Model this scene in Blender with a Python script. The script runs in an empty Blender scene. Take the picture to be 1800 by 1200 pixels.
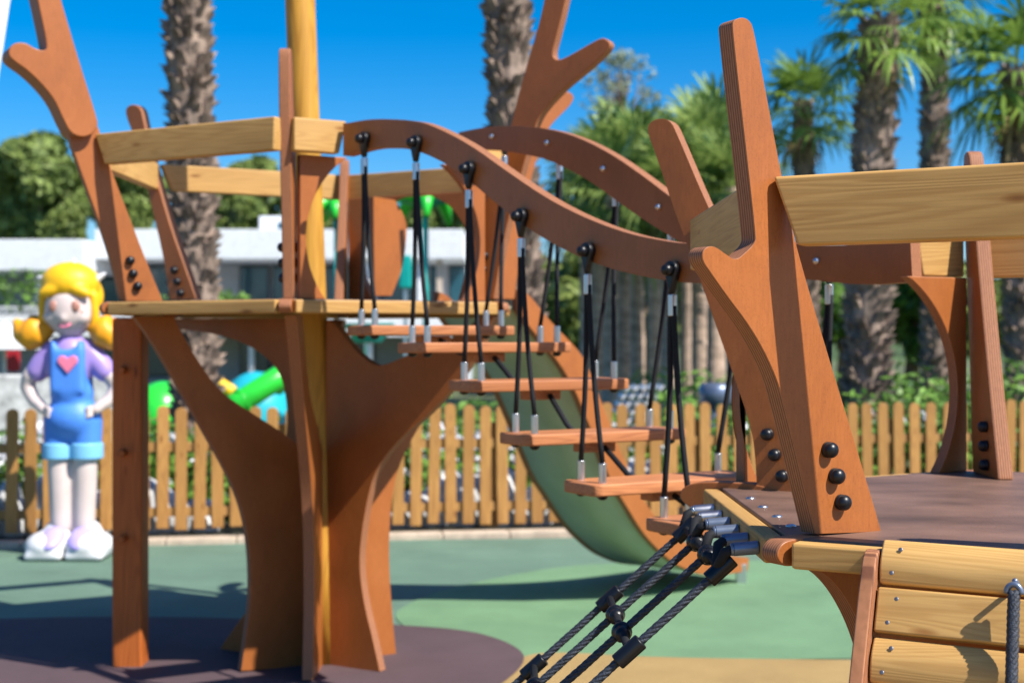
import bpy, bmesh, math, random
from mathutils import Vector, Matrix, noise
random.seed(7)
PI = math.pi
S = bpy.context.scene
COL = S.collection
F, CU, HV, EYE = 2500.0, 900.0, 590.0, 1.5

# ---------------------------------------------------------------- helpers
W = {}
def V3(x, y, z=0.0): return Vector((x, y, z))
def at(u, v, Y):
    return Vector(((u-CU)/F*Y, Y, EYE-(v-HV)/F*Y))
def on_ground(u, v, z=0.0):
    Y = (EYE-z)*F/(v-HV); return Vector(((u-CU)/F*Y, Y, z))
def on_plane(u, v, P, d):
    """ray of photo point (u,v) on the vertical plane through P along d -> (s along d, z)"""
    nx, ny = -d[1], d[0]
    k = (u-CU)/F
    Y = (P[0]*nx+P[1]*ny)/(k*nx+ny)
    X = k*Y
    return ((X-P[0])*d[0]+(Y-P[1])*d[1], EYE-(v-HV)/F*Y)

def place(o, parent=None, M=None):
    M = M or Matrix.Identity(4)
    COL.objects.link(o)
    W[o.name] = M
    if parent is not None:
        o.parent = parent
        o.matrix_parent_inverse = Matrix.Identity(4)
        o.matrix_basis = W[parent.name].inverted() @ M
    else:
        o.matrix_basis = M
    return o
def tag(o, label=None, cat=None, group=None, kind=None):
    if label: o['label'] = label
    if cat: o['category'] = cat
    if group: o['group'] = group
    if kind: o['kind'] = kind
    return o
def thing(name, loc, label, cat, group=None, rz=0):
    o = bpy.data.objects.new(name, None)
    o.empty_display_size = .2
    place(o, None, Matrix.Translation(Vector(loc)) @ Matrix.Rotation(rz, 4, 'Z'))
    return tag(o, label, cat, group)
def mesh_obj(name, bm, mats, parent=None, M=None, smooth=False, bevel=0, recalc=True, seg=2, ang=35):
    if recalc: bmesh.ops.recalc_face_normals(bm, faces=bm.faces)
    me = bpy.data.meshes.new(name)
    if smooth:
        for f in bm.faces: f.smooth = True
    bm.to_mesh(me); bm.free()
    if not isinstance(mats, (list, tuple)): mats = [mats]
    for m in mats: me.materials.append(m)
    o = bpy.data.objects.new(name, me)
    if bevel:
        b = o.modifiers.new('bevel', 'BEVEL'); b.width = bevel; b.segments = seg
        b.limit_method = 'ANGLE'; b.angle_limit = math.radians(ang)
        for p in me.polygons: p.use_smooth = True
        w = o.modifiers.new('wn', 'WEIGHTED_NORMAL'); w.keep_sharp = False
    return place(o, parent, M)
def pydata_obj(name, verts, faces, mats, parent=None, M=None, smooth=False, midx=None):
    me = bpy.data.meshes.new(name)
    me.from_pydata(verts, [], faces)
    if not isinstance(mats, (list, tuple)): mats = [mats]
    for m in mats: me.materials.append(m)
    if midx: me.polygons.foreach_set('material_index', midx)
    if smooth: me.polygons.foreach_set('use_smooth', [True]*len(faces))
    me.update()
    return place(bpy.data.objects.new(name, me), parent, M)

def box(bm, c, s, R=None):
    vs = []
    for x in (-1, 1):
        for y in (-1, 1):
            for z in (-1, 1):
                p = Vector((x*s[0]/2, y*s[1]/2, z*s[2]/2))
                if R: p = R @ p
                vs.append(bm.verts.new(p+Vector(c)))
    for q in ((0,1,3,2),(4,6,7,5),(0,4,5,1),(2,3,7,6),(0,2,6,4),(1,5,7,3)):
        bm.faces.new([vs[i] for i in q])
def frame_of(d):
    d = d.normalized()
    a = Vector((0,0,1)) if abs(d.z) < .95 else Vector((1,0,0))
    x = a.cross(d).normalized(); y = d.cross(x)
    return x, y
def tube(bm, pts, r, n=10, cap=True):
    pts = [Vector(p) for p in pts]
    rr = r if isinstance(r, (list, tuple)) else [r]*len(pts)
    rings = []
    x = None
    for i, p in enumerate(pts):
        d = (pts[min(i+1, len(pts)-1)]-pts[max(i-1, 0)]).normalized()
        if x is None: x, y = frame_of(d)
        else:
            x = (x-d*x.dot(d)).normalized(); y = d.cross(x)
        rings.append([bm.verts.new(p+(x*math.cos(2*PI*k/n)+y*math.sin(2*PI*k/n))*rr[i]) for k in range(n)])
    for a, b in zip(rings, rings[1:]):
        for k in range(n):
            bm.faces.new((a[k], a[(k+1)%n], b[(k+1)%n], b[k]))
    if cap:
        bm.faces.new(rings[0][::-1]); bm.faces.new(rings[-1])
def ball(bm, c, r, scale=(1,1,1), seg=16, rings=10, R=None):
    M = Matrix.Translation(Vector(c))
    if R: M = M @ R.to_4x4()
    M = M @ Matrix.Diagonal((scale[0], scale[1], scale[2], 1))
    bmesh.ops.create_uvsphere(bm, u_segments=seg, v_segments=rings, radius=r, matrix=M)
def twisted_rope(bm, p0, p1, r, strands=4, pitch=.07, n=6):
    p0, p1 = Vector(p0), Vector(p1)
    L = (p1-p0).length; d = (p1-p0)/L; x, y = frame_of(d)
    k = max(8, int(L/pitch*10))
    for s in range(strands):
        pts = []
        for i in range(k+1):
            a = 2*PI*(s/strands+L*i/k/pitch)
            pts.append(p0+d*L*i/k+(x*math.cos(a)+y*math.sin(a))*r*.52)
        tube(bm, pts, r*.5, n, True)
    tube(bm, [p0, p1], r*.62, 8)
def chaikin(pts, it=2, closed=True):
    for _ in range(it):
        out = []
        n = len(pts)
        for i in range(n if closed else n-1):
            a, b = pts[i], pts[(i+1)%n]
            out += [(a[0]*.75+b[0]*.25, a[1]*.75+b[1]*.25), (a[0]*.25+b[0]*.75, a[1]*.25+b[1]*.75)]
        if not closed: out = [pts[0]]+out+[pts[-1]]
        pts = out
    res = []
    for p in pts:
        if not res or (abs(p[0]-res[-1][0])+abs(p[1]-res[-1][1])) > 1e-4: res.append(p)
    if closed and abs(res[0][0]-res[-1][0])+abs(res[0][1]-res[-1][1]) < 1e-4: res.pop()
    return res
def sharp(p): return [p, p, p]
def plate_bm(outline, t):
    """outline in (x, z); thickness along y; slot 0 faces, slot 1 edges"""
    bm = bmesh.new()
    a = [bm.verts.new((x, -t/2, z)) for x, z in outline]
    b = [bm.verts.new((x, t/2, z)) for x, z in outline]
    bm.faces.new(a); bm.faces.new(b[::-1])
    n = len(a)
    for i in range(n):
        f = bm.faces.new((a[i], b[i], b[(i+1)%n], a[(i+1)%n])); f.material_index = 1
    return bm
def dirM(P, d):
    """local x = d (horizontal), y = left normal, z up, origin P"""
    return Matrix(((d[0], -d[1], 0, P[0]), (d[1], d[0], 0, P[1]), (0, 0, 1, P[2] if len(P) > 2 else 0), (0, 0, 0, 1)))

# ---------------------------------------------------------------- materials
def new_mat(name):
    m = bpy.data.materials.new(name); m.use_nodes = True
    nt = m.node_tree; b = nt.nodes['Principled BSDF']
    return m, nt, b
def N(nt, t, **k):
    n = nt.nodes.new(t)
    for a, v in k.items():
        if a in n.inputs: n.inputs[a].default_value = v
        else: setattr(n, a, v)
    return n
def coords(nt, scale, rnd=0.0):
    tc = N(nt, 'ShaderNodeTexCoord')
    mp = N(nt, 'ShaderNodeMapping'); mp.inputs['Scale'].default_value = scale
    nt.links.new(tc.outputs['Object'], mp.inputs['Vector'])
    if rnd:
        oi = N(nt, 'ShaderNodeObjectInfo')
        ml = N(nt, 'ShaderNodeMath', operation='MULTIPLY'); ml.inputs[1].default_value = rnd
        nt.links.new(oi.outputs['Random'], ml.inputs[0])
        cb = N(nt, 'ShaderNodeCombineXYZ')
        for i in range(3): nt.links.new(ml.outputs[0], cb.inputs[i])
        nt.links.new(cb.outputs[0], mp.inputs['Location'])
    return mp.outputs[0]
def ramp(nt, fac, stops):
    r = N(nt, 'ShaderNodeValToRGB')
    e = r.color_ramp.elements
    while len(e) < len(stops): e.new(.5)
    for k, (p, c) in zip(e, stops):
        k.position = p; k.color = (*c, 1)
    nt.links.new(fac, r.inputs[0]); return r.outputs[0]
def mulc(nt, a, b, fac=1.0, mode='MULTIPLY'):
    m = N(nt, 'ShaderNodeMix', data_type='RGBA', blend_type=mode)
    m.inputs[0].default_value = fac
    nt.links.new(a, m.inputs[6]); nt.links.new(b, m.inputs[7]); return m.outputs[2]
def bump(nt, b, h, strength=.2, dist=.01):
    bp = N(nt, 'ShaderNodeBump'); bp.inputs['Strength'].default_value = strength; bp.inputs['Distance'].default_value = dist
    nt.links.new(h, bp.inputs['Height']); nt.links.new(bp.outputs[0], b.inputs['Normal'])
def sc(c, k): return tuple(min(1, x*k) for x in c)

def mat_noise(name, c, var=.25, scale=(4,4,4), rough=.6, det=5, bmp=0, bscale=60, spec=.4, rnd=3.0, metal=0):
    m, nt, b = new_mat(name)
    n = N(nt, 'ShaderNodeTexNoise', Scale=1.0, Detail=det, Roughness=.6)
    nt.links.new(coords(nt, scale, rnd), n.inputs['Vector'])
    col = ramp(nt, n.outputs['Fac'], [(.3, sc(c, 1-var)), (.7, sc(c, 1+var))])
    nt.links.new(col, b.inputs['Base Color'])
    b.inputs['Roughness'].default_value = rough
    b.inputs['Specular IOR Level'].default_value = spec
    b.inputs['Metallic'].default_value = metal
    if bmp:
        n2 = N(nt, 'ShaderNodeTexNoise', Scale=bscale, Detail=3)
        nt.links.new(coords(nt, (1,1,1)), n2.inputs['Vector'])
        bump(nt, b, n2.outputs['Fac'], bmp, .004)
    return m
def mat_ply_face(name, c):
    m, nt, b = new_mat(name)
    n = N(nt, 'ShaderNodeTexNoise', Scale=1.0, Detail=6, Roughness=.65)
    nt.links.new(coords(nt, (5, 5, 3), 5), n.inputs['Vector'])
    g = N(nt, 'ShaderNodeTexNoise', Scale=1.0, Detail=4, Roughness=.7)
    nt.links.new(coords(nt, (190, 190, 26), 5), g.inputs['Vector'])
    sp = N(nt, 'ShaderNodeTexNoise', Scale=260.0, Detail=1)
    nt.links.new(coords(nt, (1,1,1), 5), sp.inputs['Vector'])
    c1 = ramp(nt, n.outputs['Fac'], [(.25, sc(c, .80)), (.55, c), (.8, (c[0]*1.1, c[1]*1.16, c[2]*1.35))])
    c2 = ramp(nt, g.outputs['Fac'], [(.3, (.78,.76,.74)), (.6, (1.04,1.04,1.04))])
    c3 = ramp(nt, sp.outputs['Fac'], [(.3, (.72,.72,.72)), (.42, (1,1,1)), (.72, (1.05,1.05,1.05))])
    wv = N(nt, 'ShaderNodeTexNoise', Scale=13.0, Detail=10, Roughness=.75, Distortion=.6)
    nt.links.new(coords(nt, (1,1,.6), 5), wv.inputs['Vector'])
    c4 = ramp(nt, wv.outputs['Fac'], [(.30, (.80,.78,.76)), (.42, (1,1,1)), (.60, (1,1,1)), (.70, (1.14,1.20,1.30))])
    nt.links.new(mulc(nt, mulc(nt, mulc(nt, c1, c2, .55), c3, .45), c4, .8), b.inputs['Base Color'])
    b.inputs['Roughness'].default_value = .42; b.inputs['Specular IOR Level'].default_value = .42
    bump(nt, b, g.outputs['Fac'], .12, .003)
    return m
def mat_ply_edge(name, light, dark, layers=13, t=.045):
    m, nt, b = new_mat(name)
    tc = N(nt, 'ShaderNodeTexCoord'); sx = N(nt, 'ShaderNodeSeparateXYZ')
    nt.links.new(tc.outputs['Object'], sx.inputs[0])
    nz = N(nt, 'ShaderNodeTexNoise', Scale=9.0, Detail=3)
    nt.links.new(tc.outputs['Object'], nz.inputs['Vector'])
    ad = N(nt, 'ShaderNodeMath', operation='MULTIPLY_ADD'); ad.inputs[1].default_value = .004
    nt.links.new(nz.outputs['Fac'], ad.inputs[0]); nt.links.new(sx.outputs['Y'], ad.inputs[2])
    mu = N(nt, 'ShaderNodeMath', operation='MULTIPLY'); mu.inputs[1].default_value = layers/t*2*PI/2
    nt.links.new(ad.outputs[0], mu.inputs[0])
    si = N(nt, 'ShaderNodeMath', operation='SINE'); nt.links.new(mu.outputs[0], si.inputs[0])
    ma = N(nt, 'ShaderNodeMath', operation='MULTIPLY_ADD'); ma.inputs[1].default_value = .5; ma.inputs[2].default_value = .5
    nt.links.new(si.outputs[0], ma.inputs[0])
    c1 = ramp(nt, ma.outputs[0], [(.25, dark), (.5, sc(light, .85)), (.85, light)])
    g = N(nt, 'ShaderNodeTexNoise', Scale=1.0, Detail=4)
    nt.links.new(coords(nt, (60, 300, 60), 5), g.inputs['Vector'])
    c2 = ramp(nt, g.outputs['Fac'], [(.3, (.7,.7,.7)), (.65, (1.05,1.05,1.05))])
    nt.links.new(mulc(nt, c1, c2, .7), b.inputs['Base Color'])
    b.inputs['Roughness'].default_value = .6; b.inputs['Specular IOR Level'].default_value = .3
    return m
def mat_wood(name, c, dark, along=0, rings=26, knots=True, rough=.55, gstr=.6):
    """timber: grain runs along local axis `along`"""
    m, nt, b = new_mat(name)
    s = [rings]*3; s[along] = 1.3
    v = coords(nt, tuple(s), 9)
    n = N(nt, 'ShaderNodeTexNoise', Scale=.35, Detail=2, Distortion=.4)
    nt.links.new(v, n.inputs['Vector'])
    mu = N(nt, 'ShaderNodeMath', operation='MULTIPLY'); mu.inputs[1].default_value = 170
    nt.links.new(n.outputs['Fac'], mu.inputs[0])
    si = N(nt, 'ShaderNodeMath', operation='SINE'); nt.links.new(mu.outputs[0], si.inputs[0])
    ma = N(nt, 'ShaderNodeMath', operation='MULTIPLY_ADD'); ma.inputs[1].default_value = .5; ma.inputs[2].default_value = .5
    nt.links.new(si.outputs[0], ma.inputs[0])
    col = ramp(nt, ma.outputs[0], [(.0, dark), (.16, sc(dark, 1.15)), (.42, sc(c, .93)), (.75, c), (1, sc(c, 1.06))])
    s2 = [240.]*3; s2[along] = 7
    f = N(nt, 'ShaderNodeTexNoise', Scale=1.0, Detail=3)
    nt.links.new(coords(nt, tuple(s2), 9), f.inputs['Vector'])
    fine = ramp(nt, f.outputs['Fac'], [(.3, (.78,.74,.68)), (.6, (1.03,1.03,1.03))])
    lo = N(nt, 'ShaderNodeTexNoise', Scale=1.0, Detail=3)
    s3 = [6.]*3; s3[along] = 2
    nt.links.new(coords(nt, tuple(s3), 9), lo.inputs['Vector'])
    blot = ramp(nt, lo.outputs['Fac'], [(.3, (.8,.76,.7)), (.7, (1.05,1.05,1.05))])
    base = N(nt, 'ShaderNodeRGB'); base.outputs[0].default_value = (*c, 1)
    mx = N(nt, 'ShaderNodeMix', data_type='RGBA'); mx.inputs[0].default_value = gstr
    nt.links.new(base.outputs[0], mx.inputs[6]); nt.links.new(col, mx.inputs[7])
    out = mulc(nt, mulc(nt, mx.outputs[2], fine, .5), blot, .8)
    if knots:
        vo = N(nt, 'ShaderNodeTexVoronoi', Scale=1.0); s4 = [11.]*3; s4[along] = 3.2
        nt.links.new(coords(nt, tuple(s4), 9), vo.inputs['Vector'])
        kn = ramp(nt, vo.outputs['Distance'], [(.03, (.25,.16,.10)), (.075, (.62,.48,.36)), (.13, (1,1,1))])
        out = mulc(nt, out, kn, .9)
    oi = N(nt, 'ShaderNodeObjectInfo')
    out = mulc(nt, out, ramp(nt, oi.outputs['Random'], [(0, (.84,.82,.79)), (1, (1.10,1.09,1.08))]))
    nt.links.new(out, b.inputs['Base Color'])
    b.inputs['Roughness'].default_value = rough; b.inputs['Specular IOR Level'].default_value = .35
    bump(nt, b, ma.outputs[0], .06, .003)
    return m
def mat_plain(name, c, rough=.5, metal=0, spec=.5, coat=0):
    m, nt, b = new_mat(name)
    n = N(nt, 'ShaderNodeTexNoise', Scale=7.0, Detail=5)
    nt.links.new(coords(nt, (1,1,1), 3), n.inputs['Vector'])
    nt.links.new(ramp(nt, n.outputs['Fac'], [(.3, sc(c, .92)), (.7, sc(c, 1.06))]), b.inputs['Base Color'])
    r = N(nt, 'ShaderNodeTexNoise', Scale=30.0, Detail=4)
    nt.links.new(coords(nt, (1,1,1), 3), r.inputs['Vector'])
    rr = N(nt, 'ShaderNodeMapRange'); rr.inputs['To Min'].default_value = max(.03, rough-.1); rr.inputs['To Max'].default_value = min(1, rough+.12)
    nt.links.new(r.outputs['Fac'], rr.inputs['Value']); nt.links.new(rr.outputs[0], b.inputs['Roughness'])
    b.inputs['Metallic'].default_value = metal; b.inputs['Specular IOR Level'].default_value = spec
    b.inputs['Coat Weight'].default_value = coat
    return m
def mat_leaf(name, dark, light, scale=3, rough=.5, trans=.25):
    m, nt, b = new_mat(name)
    n = N(nt, 'ShaderNodeTexNoise', Scale=scale, Detail=4, Roughness=.7)
    nt.links.new(coords(nt, (1,1,1), 5), n.inputs['Vector'])
    gi = N(nt, 'ShaderNodeNewGeometry')
    mxf = N(nt, 'ShaderNodeMath', operation='MULTIPLY_ADD'); mxf.inputs[1].default_value = .5
    nt.links.new(gi.outputs['Random Per Island'], mxf.inputs[0])
    half = N(nt, 'ShaderNodeMath', operation='MULTIPLY'); half.inputs[1].default_value = .55
    nt.links.new(n.outputs['Fac'], half.inputs[0]); nt.links.new(half.outputs[0], mxf.inputs[2])
    col = ramp(nt, mxf.outputs[0], [(.25, dark), (.75, light)])
    nt.links.new(col, b.inputs['Base Color'])
    b.inputs['Roughness'].default_value = rough; b.inputs['Specular IOR Level'].default_value = .35
    if trans:
        tr = N(nt, 'ShaderNodeBsdfTranslucent'); ms = N(nt, 'ShaderNodeMixShader'); ms.inputs[0].default_value = trans
        nt.links.new(col, tr.inputs[0])
        out = nt.nodes['Material Output']
        nt.links.new(b.outputs[0], ms.inputs[1]); nt.links.new(tr.outputs[0], ms.inputs[2]); nt.links.new(ms.outputs[0], out.inputs['Surface'])
    return m

PLY = mat_ply_face('orange plywood', (.350, .110, .0255))
PLYE = mat_ply_edge('plywood edge', (.42, .180, .085), (.20, .078, .040))
PLYS = [PLY, PLYE]
STEPW = mat_wood('red brown step wood', (.50, .205, .085), (.33, .12, .05), 0, 30, False)
PINE = mat_wood('pale pine timber', (.60, .365, .125), (.40, .20, .052), 0, 24, gstr=.32)
PINEV = mat_wood('yellow glazed mast timber', (.62, .33, .045), (.42, .20, .025), 2, 18)
POSTW = mat_wood('red stained post timber', (.48, .13, .024), (.32, .08, .016), 2, 22)
FENCEW = mat_wood('fence timber', (.45, .235, .070), (.29, .135, .04), 2, 24)
DECKM = mat_noise('brown deck board', (.155, .088, .062), .42, (3, 5, 3), .5, 8, .3, 160)
BLACK = mat_plain('black plastic', (.006, .007, .010), .34, 0, .4)
ROPEB = mat_plain('black rope sheath', (.013, .014, .017), .75, spec=.25)
ROPEN = mat_noise('dark blue grey net rope', (.030, .037, .052), .5, (120,120,120), .6, 3, .6, 300)
STEEL = mat_plain('brushed steel', (.62, .63, .65), .32, 1)
ZINC = mat_plain('dull zinc screw', (.20, .20, .22), .45, .8)
GREYM = mat_plain('blue grey sleeve', (.15, .19, .27), .35, .5)
OLIVE = mat_plain('olive slide sheet', (.37, .42, .28), .62, 0, .5)
WHITE = mat_plain('white render', (.72, .74, .77), .7)
WPLAS = mat_plain('white plastic', (.66, .66, .67), .4)

# ---------------------------------------------------------------- camera, light, sky
cam = bpy.data.objects.new('camera', bpy.data.cameras.new('camera'))
COL.objects.link(cam); cam.location = (0, 0, EYE); cam.rotation_euler = (PI/2, 0, 0)
cam.data.lens = 50; cam.data.sensor_width = 36
cam.data.shift_y = -(600-HV)/1800
cam.data.clip_end = 2000; cam.data.clip_start = .05
cam.data.dof.use_dof = True; cam.data.dof.focus_distance = 2.95; cam.data.dof.aperture_fstop = 3.5
cam.data.dof.aperture_blades = 9
S.camera = cam
ELEV = math.radians(48); SH = Vector((math.cos(math.radians(-37)), math.sin(math.radians(-37))))
sdir = Vector((SH.x*math.cos(ELEV), SH.y*math.cos(ELEV), math.sin(ELEV)))
sun = bpy.data.objects.new('sun', bpy.data.lights.new('sun', 'SUN'))
COL.objects.link(sun); sun.data.energy = 5.0; sun.data.angle = math.radians(.53); sun.data.color = (1, .945, .86)
sun.location = sdir*30; sun.rotation_euler = sdir.to_track_quat('Z', 'Y').to_euler()
w = bpy.data.worlds.new('World'); S.world = w; w.use_nodes = True
nt = w.node_tree
sky = N(nt, 'ShaderNodeTexSky'); sky.sky_type = 'NISHITA'; sky.sun_disc = False
sky.sun_elevation = ELEV; sky.sun_rotation = math.atan2(SH.x, SH.y)
sky.air_density = 1.0; sky.dust_density = 3.0; sky.ozone_density = 4.5; sky.altitude = 1500
hs = N(nt, 'ShaderNodeHueSaturation'); hs.inputs['Saturation'].default_value = 1.5
nt.links.new(sky.outputs[0], hs.inputs['Color'])
bg = nt.nodes['Background']; bg.inputs['Strength'].default_value = .102
nt.links.new(hs.outputs[0], bg.inputs['Color'])
S.view_settings.view_transform = 'Standard'; S.view_settings.look = 'None'; S.view_settings.exposure = 0.7; S.view_settings.gamma = 1
S.cycles.use_denoising = True
S.cycles.max_bounces = 8; S.cycles.diffuse_bounces = 2; S.cycles.transparent_max_bounces = 8

# ---------------------------------------------------------------- ground
def flat(name, pts, mat, z, kind='structure'):
    bm = bmesh.new(); bm.faces.new([bm.verts.new((x, y, z)) for x, y in pts])
    bmesh.ops.triangulate(bm, faces=bm.faces)
    return tag(mesh_obj(name, bm, mat), kind=kind)
def mat_rubber(name, c):
    m, nt, b = new_mat(name)
    n = N(nt, 'ShaderNodeTexNoise', Scale=260.0, Detail=2); nt.links.new(coords(nt, (1,1,1)), n.inputs['Vector'])
    l = N(nt, 'ShaderNodeTexNoise', Scale=1.6, Detail=8, Roughness=.65); nt.links.new(coords(nt, (1,1,1)), l.inputs['Vector'])
    a = ramp(nt, n.outputs['Fac'], [(.35, sc(c, .72)), (.65, sc(c, 1.2))])
    k = ramp(nt, l.outputs['Fac'], [(.3, (.80,.80,.79)), (.7, (1.10,1.09,1.07))])
    nt.links.new(mulc(nt, a, k), b.inputs['Base Color']); b.inputs['Roughness'].default_value = .85
    b.inputs['Specular IOR Level'].default_value = .25
    bump(nt, b, n.outputs['Fac'], .35, .004)
    return m
SOIL = mat_noise('grassy soil', (.10, .12, .05), .5, (1.5,1.5,1.5), .9, 6, .5, 40)
flat('ground', [(-400, -60), (400, -60), (400, 900), (-400, 900)], SOIL, -.03)
RUB = mat_rubber('teal green rubber surface', (.124, .208, .154))
flat('playground_surface', [(-14, -14), (14, -14), (14, 10.9), (4.3, 10.9), (-4.5, 10.15), (-14, 9.7)], RUB, 0)
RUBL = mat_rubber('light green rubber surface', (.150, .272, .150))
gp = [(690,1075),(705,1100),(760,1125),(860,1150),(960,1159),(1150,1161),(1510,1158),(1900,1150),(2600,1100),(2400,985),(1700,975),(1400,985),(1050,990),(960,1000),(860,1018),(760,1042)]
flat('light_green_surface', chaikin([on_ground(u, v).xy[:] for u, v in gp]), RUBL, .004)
RUBT = mat_rubber('tan rubber surface', (.36, .245, .100))
tp0 = [(880,1205),(905,1160),(960,1146),(1150,1158),(1510,1162),(2000,1165),(3600,1240),(3000,1900),(1200,2200),(500,1700),(700,1300)]
tq = [(905,1160),(960,1146),(1150,1158),(1510,1162),(1900,1166)]
flat('tan_surface', chaikin([on_ground(880, 1205).xy[:]]+[on_ground(u, v).xy[:] for u, v in tq]+[(5.5, 6.4), (12, 6.0), (13.5, -2), (12, -13), (-12, -13), (-13.5, 0), (-12, 4.6), (-5, 5.1), (-2, 5.3)]), RUBT, .008)  # part nearer than the view is added to bounce warm light onto timber
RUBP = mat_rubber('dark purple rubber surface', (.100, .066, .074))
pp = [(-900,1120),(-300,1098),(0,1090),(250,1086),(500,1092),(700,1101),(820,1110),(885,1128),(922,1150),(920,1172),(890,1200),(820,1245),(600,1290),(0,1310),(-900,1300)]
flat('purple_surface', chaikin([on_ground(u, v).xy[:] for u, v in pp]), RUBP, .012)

# fence line
FA, FB = Vector((-5.0, 10.10)), Vector((5.6, 11.75))
fd = (FB-FA).normalized(); fn = Vector((-fd.y, fd.x))
FLn = (FB-FA).length
KERB = mat_noise('pale beige kerb stone', (.46, .37, .28), .25, (9,9,9), .8, 5, .5, 50)
bm = bmesh.new()
k = 0.0
while k < FLn:
    c = FA+fd*(k+.25)-fn*.22
    box(bm, (c.x, c.y, .012), (.494, .16, .06), Matrix.Rotation(math.atan2(fd.y, fd.x), 3, 'Z')); k += .5
tag(mesh_obj('kerb', bm, KERB, bevel=.008), kind='structure')
bed = [FA-fn*.16-fd*4, FB-fn*.16+fd*4, FB+fn*3.2+fd*4, FA+fn*3.2-fd*4]
flat('planting_bed', [p[:] for p in bed], mat_noise('dark planting soil', (.045,.040,.025), .6, (6,6,6), .95, 6, .6, 30), .03)

# ---------------------------------------------------------------- play towers
def hexdir(i): # 0 front, then clockwise seen from above going left: front, front-left, back-left, back, back-right, front-right
    a = math.radians(-90-60*i); return Vector((math.cos(a), math.sin(a)))
T = .045
def bolts_on(fin, P, d, ncam, pts, off=T/2, r=.019):
    for (s, z) in pts:
        p = Vector((P[0]+d[0]*s+ncam[0]*off, P[1]+d[1]*s+ncam[1]*off, z))
        bm = bmesh.new()
        M = Matrix.Translation(p) @ Vector((ncam[0], ncam[1], 0)).to_track_quat('Z', 'Y').to_matrix().to_4x4()
        bmesh.ops.create_cone(bm, cap_ends=True, segments=20, radius1=r*1.0, radius2=r*1.0, depth=.01, matrix=Matrix.Translation((0,0,.004)))
        bmesh.ops.create_uvsphere(bm, u_segments=20, v_segments=12, radius=r, matrix=Matrix.Translation((0,0,.012)) @ Matrix.Diagonal((1,1,.85,1)))
        mesh_obj('bolt', bm, BLACK, fin, M, smooth=True)
def fin_px(tower, C, d, px, name='fin', it=2, off=0.0, close=None, t=T):
    """plate in the radial plane of a tower corner, outline measured in the photograph"""
    nx, ny = -d[1], d[0]
    if nx*(0-C[0])+ny*(0-C[1]) < 0: nx, ny = -nx, -ny
    P = (C[0]+nx*(t/2+off), C[1]+ny*(t/2+off))
    pts = [on_plane(u, v, P, d) if not isinstance(u, str) else v for u, v in px]
    return fin_rz(tower, (C[0]+nx*off, C[1]+ny*off), d, pts, name, it, t), pts
def fin_rz(tower, C, d, pts, name='fin', it=2, t=T):
    out = chaikin(pts, it)
    return mesh_obj(name, plate_bm(out, t), PLYS, tower, dirM(C, d), bevel=.005)
def camside(C, d):
    nx, ny = -d[1], d[0]
    return (nx, ny) if nx*(0-C[0])+ny*(0-C[1]) > 0 else (-nx, -ny)
def beam(tower, p0, p1, z0, z1, t=.045, slant=(0, 0), name='rail', mat=PINE, bev=.007):
    p0, p1 = Vector(p0[:2]), Vector(p1[:2]); L = (p1-p0).length; d = (p1-p0)/L
    h = z1-z0
    out = [(slant[0], -h/2), (L-slant[1], -h/2), (L, h/2), (0, h/2)]
    return mesh_obj(name, plate_bm(out, t), [mat, mat], tower, dirM((p0.x, p0.y, (z0+z1)/2), d), bevel=bev)

def deck(tower, C, R, z, edge_skip=()):
    t = .055
    for i in range(6):
        a, b = hexdir(i)*R, hexdir(i+1)*R
        p0 = Vector(C)+a+(b-a)*.035; p1 = Vector(C)+b+(a-b)*.035
        beam(tower, p0, p1, z-t-.002, z-.004, .045, name='edge_beam')
    bm = bmesh.new()
    r2 = R-.03
    vs = [(C[0]+hexdir(i).x*r2, C[1]+hexdir(i).y*r2) for i in range(6)]
    a = [bm.verts.new((x, y, z-.024)) for x, y in vs]; b = [bm.verts.new((x, y, z)) for x, y in vs]
    bm.faces.new(a); bm.faces.new(b)
    for i in range(6): bm.faces.new((a[i], a[(i+1)%6], b[(i+1)%6], b[i]))
    mesh_obj('deck_board', bm, DECKM, tower, bevel=.004)
    for i in range(6):
        d = hexdir(i)
        h = .026
        big = (z < 1.3 and i == 2)
        o = [(.80*R, z-.070), (.99*R, z-.072), (1.05*R, z-.060), (1.085*R, z-.03), (1.06*R, z+.004), (.99*R, z+.016), (.80*R, z+.016)] if big else [(.86*R, z-.055), (.98*R, z-.056), (1.01*R, z-.052), (1.027*R, z-.03), (1.012*R, z-.006), (.98*R, z+.001), (.86*R, z+.001)]
        mesh_obj('corner_cap', plate_bm(chaikin(o, 2), .05), PLYS, tower, dirM(C, d), bevel=.004)

def generic_upper(z0, top):
    h = top-z0
    return [(.70, z0)]*2+[(.80, z0+.35*h), (.905, z0+.75*h), (.945, top-.02), (.965, top+.004), (.99, top+.004), (1.01, top-.02), (1.0, z0+.75*h), (.95, z0+.4*h), (.91, z0+.1*h)]+[(.90, z0)]*2

def arch_panel(tower, C, i, j, R, side, z0, z1, rad=.39, zc=None):
    """plywood panel in the face between corners i and j, cut by a round opening; side 0 next to corner i"""
    A = Vector(C)+hexdir(i)*R*.95; B = Vector(C)+hexdir(j)*R*.95
    L = (B-A).length; d = (B-A)/L
    zc = zc or z0+.24
    th0 = math.asin(max(-1, min(1, (z0-zc)/rad))); th1 = math.asin(min(1, (z1-zc)/rad))
    arc = [(L/2-rad*math.cos(th0+(th1-th0)*k/22), zc+rad*math.sin(th0+(th1-th0)*k/22)) for k in range(23)]
    out = [(.045, z0)]+arc+[(.045, z1)]
    if side: out = [(L-x, z) for x, z in out]
    return mesh_obj('arch_panel', plate_bm(out, .035), PLYS, tower, dirM((A.x, A.y, 0), d), bevel=.004), A, d, L

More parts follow.
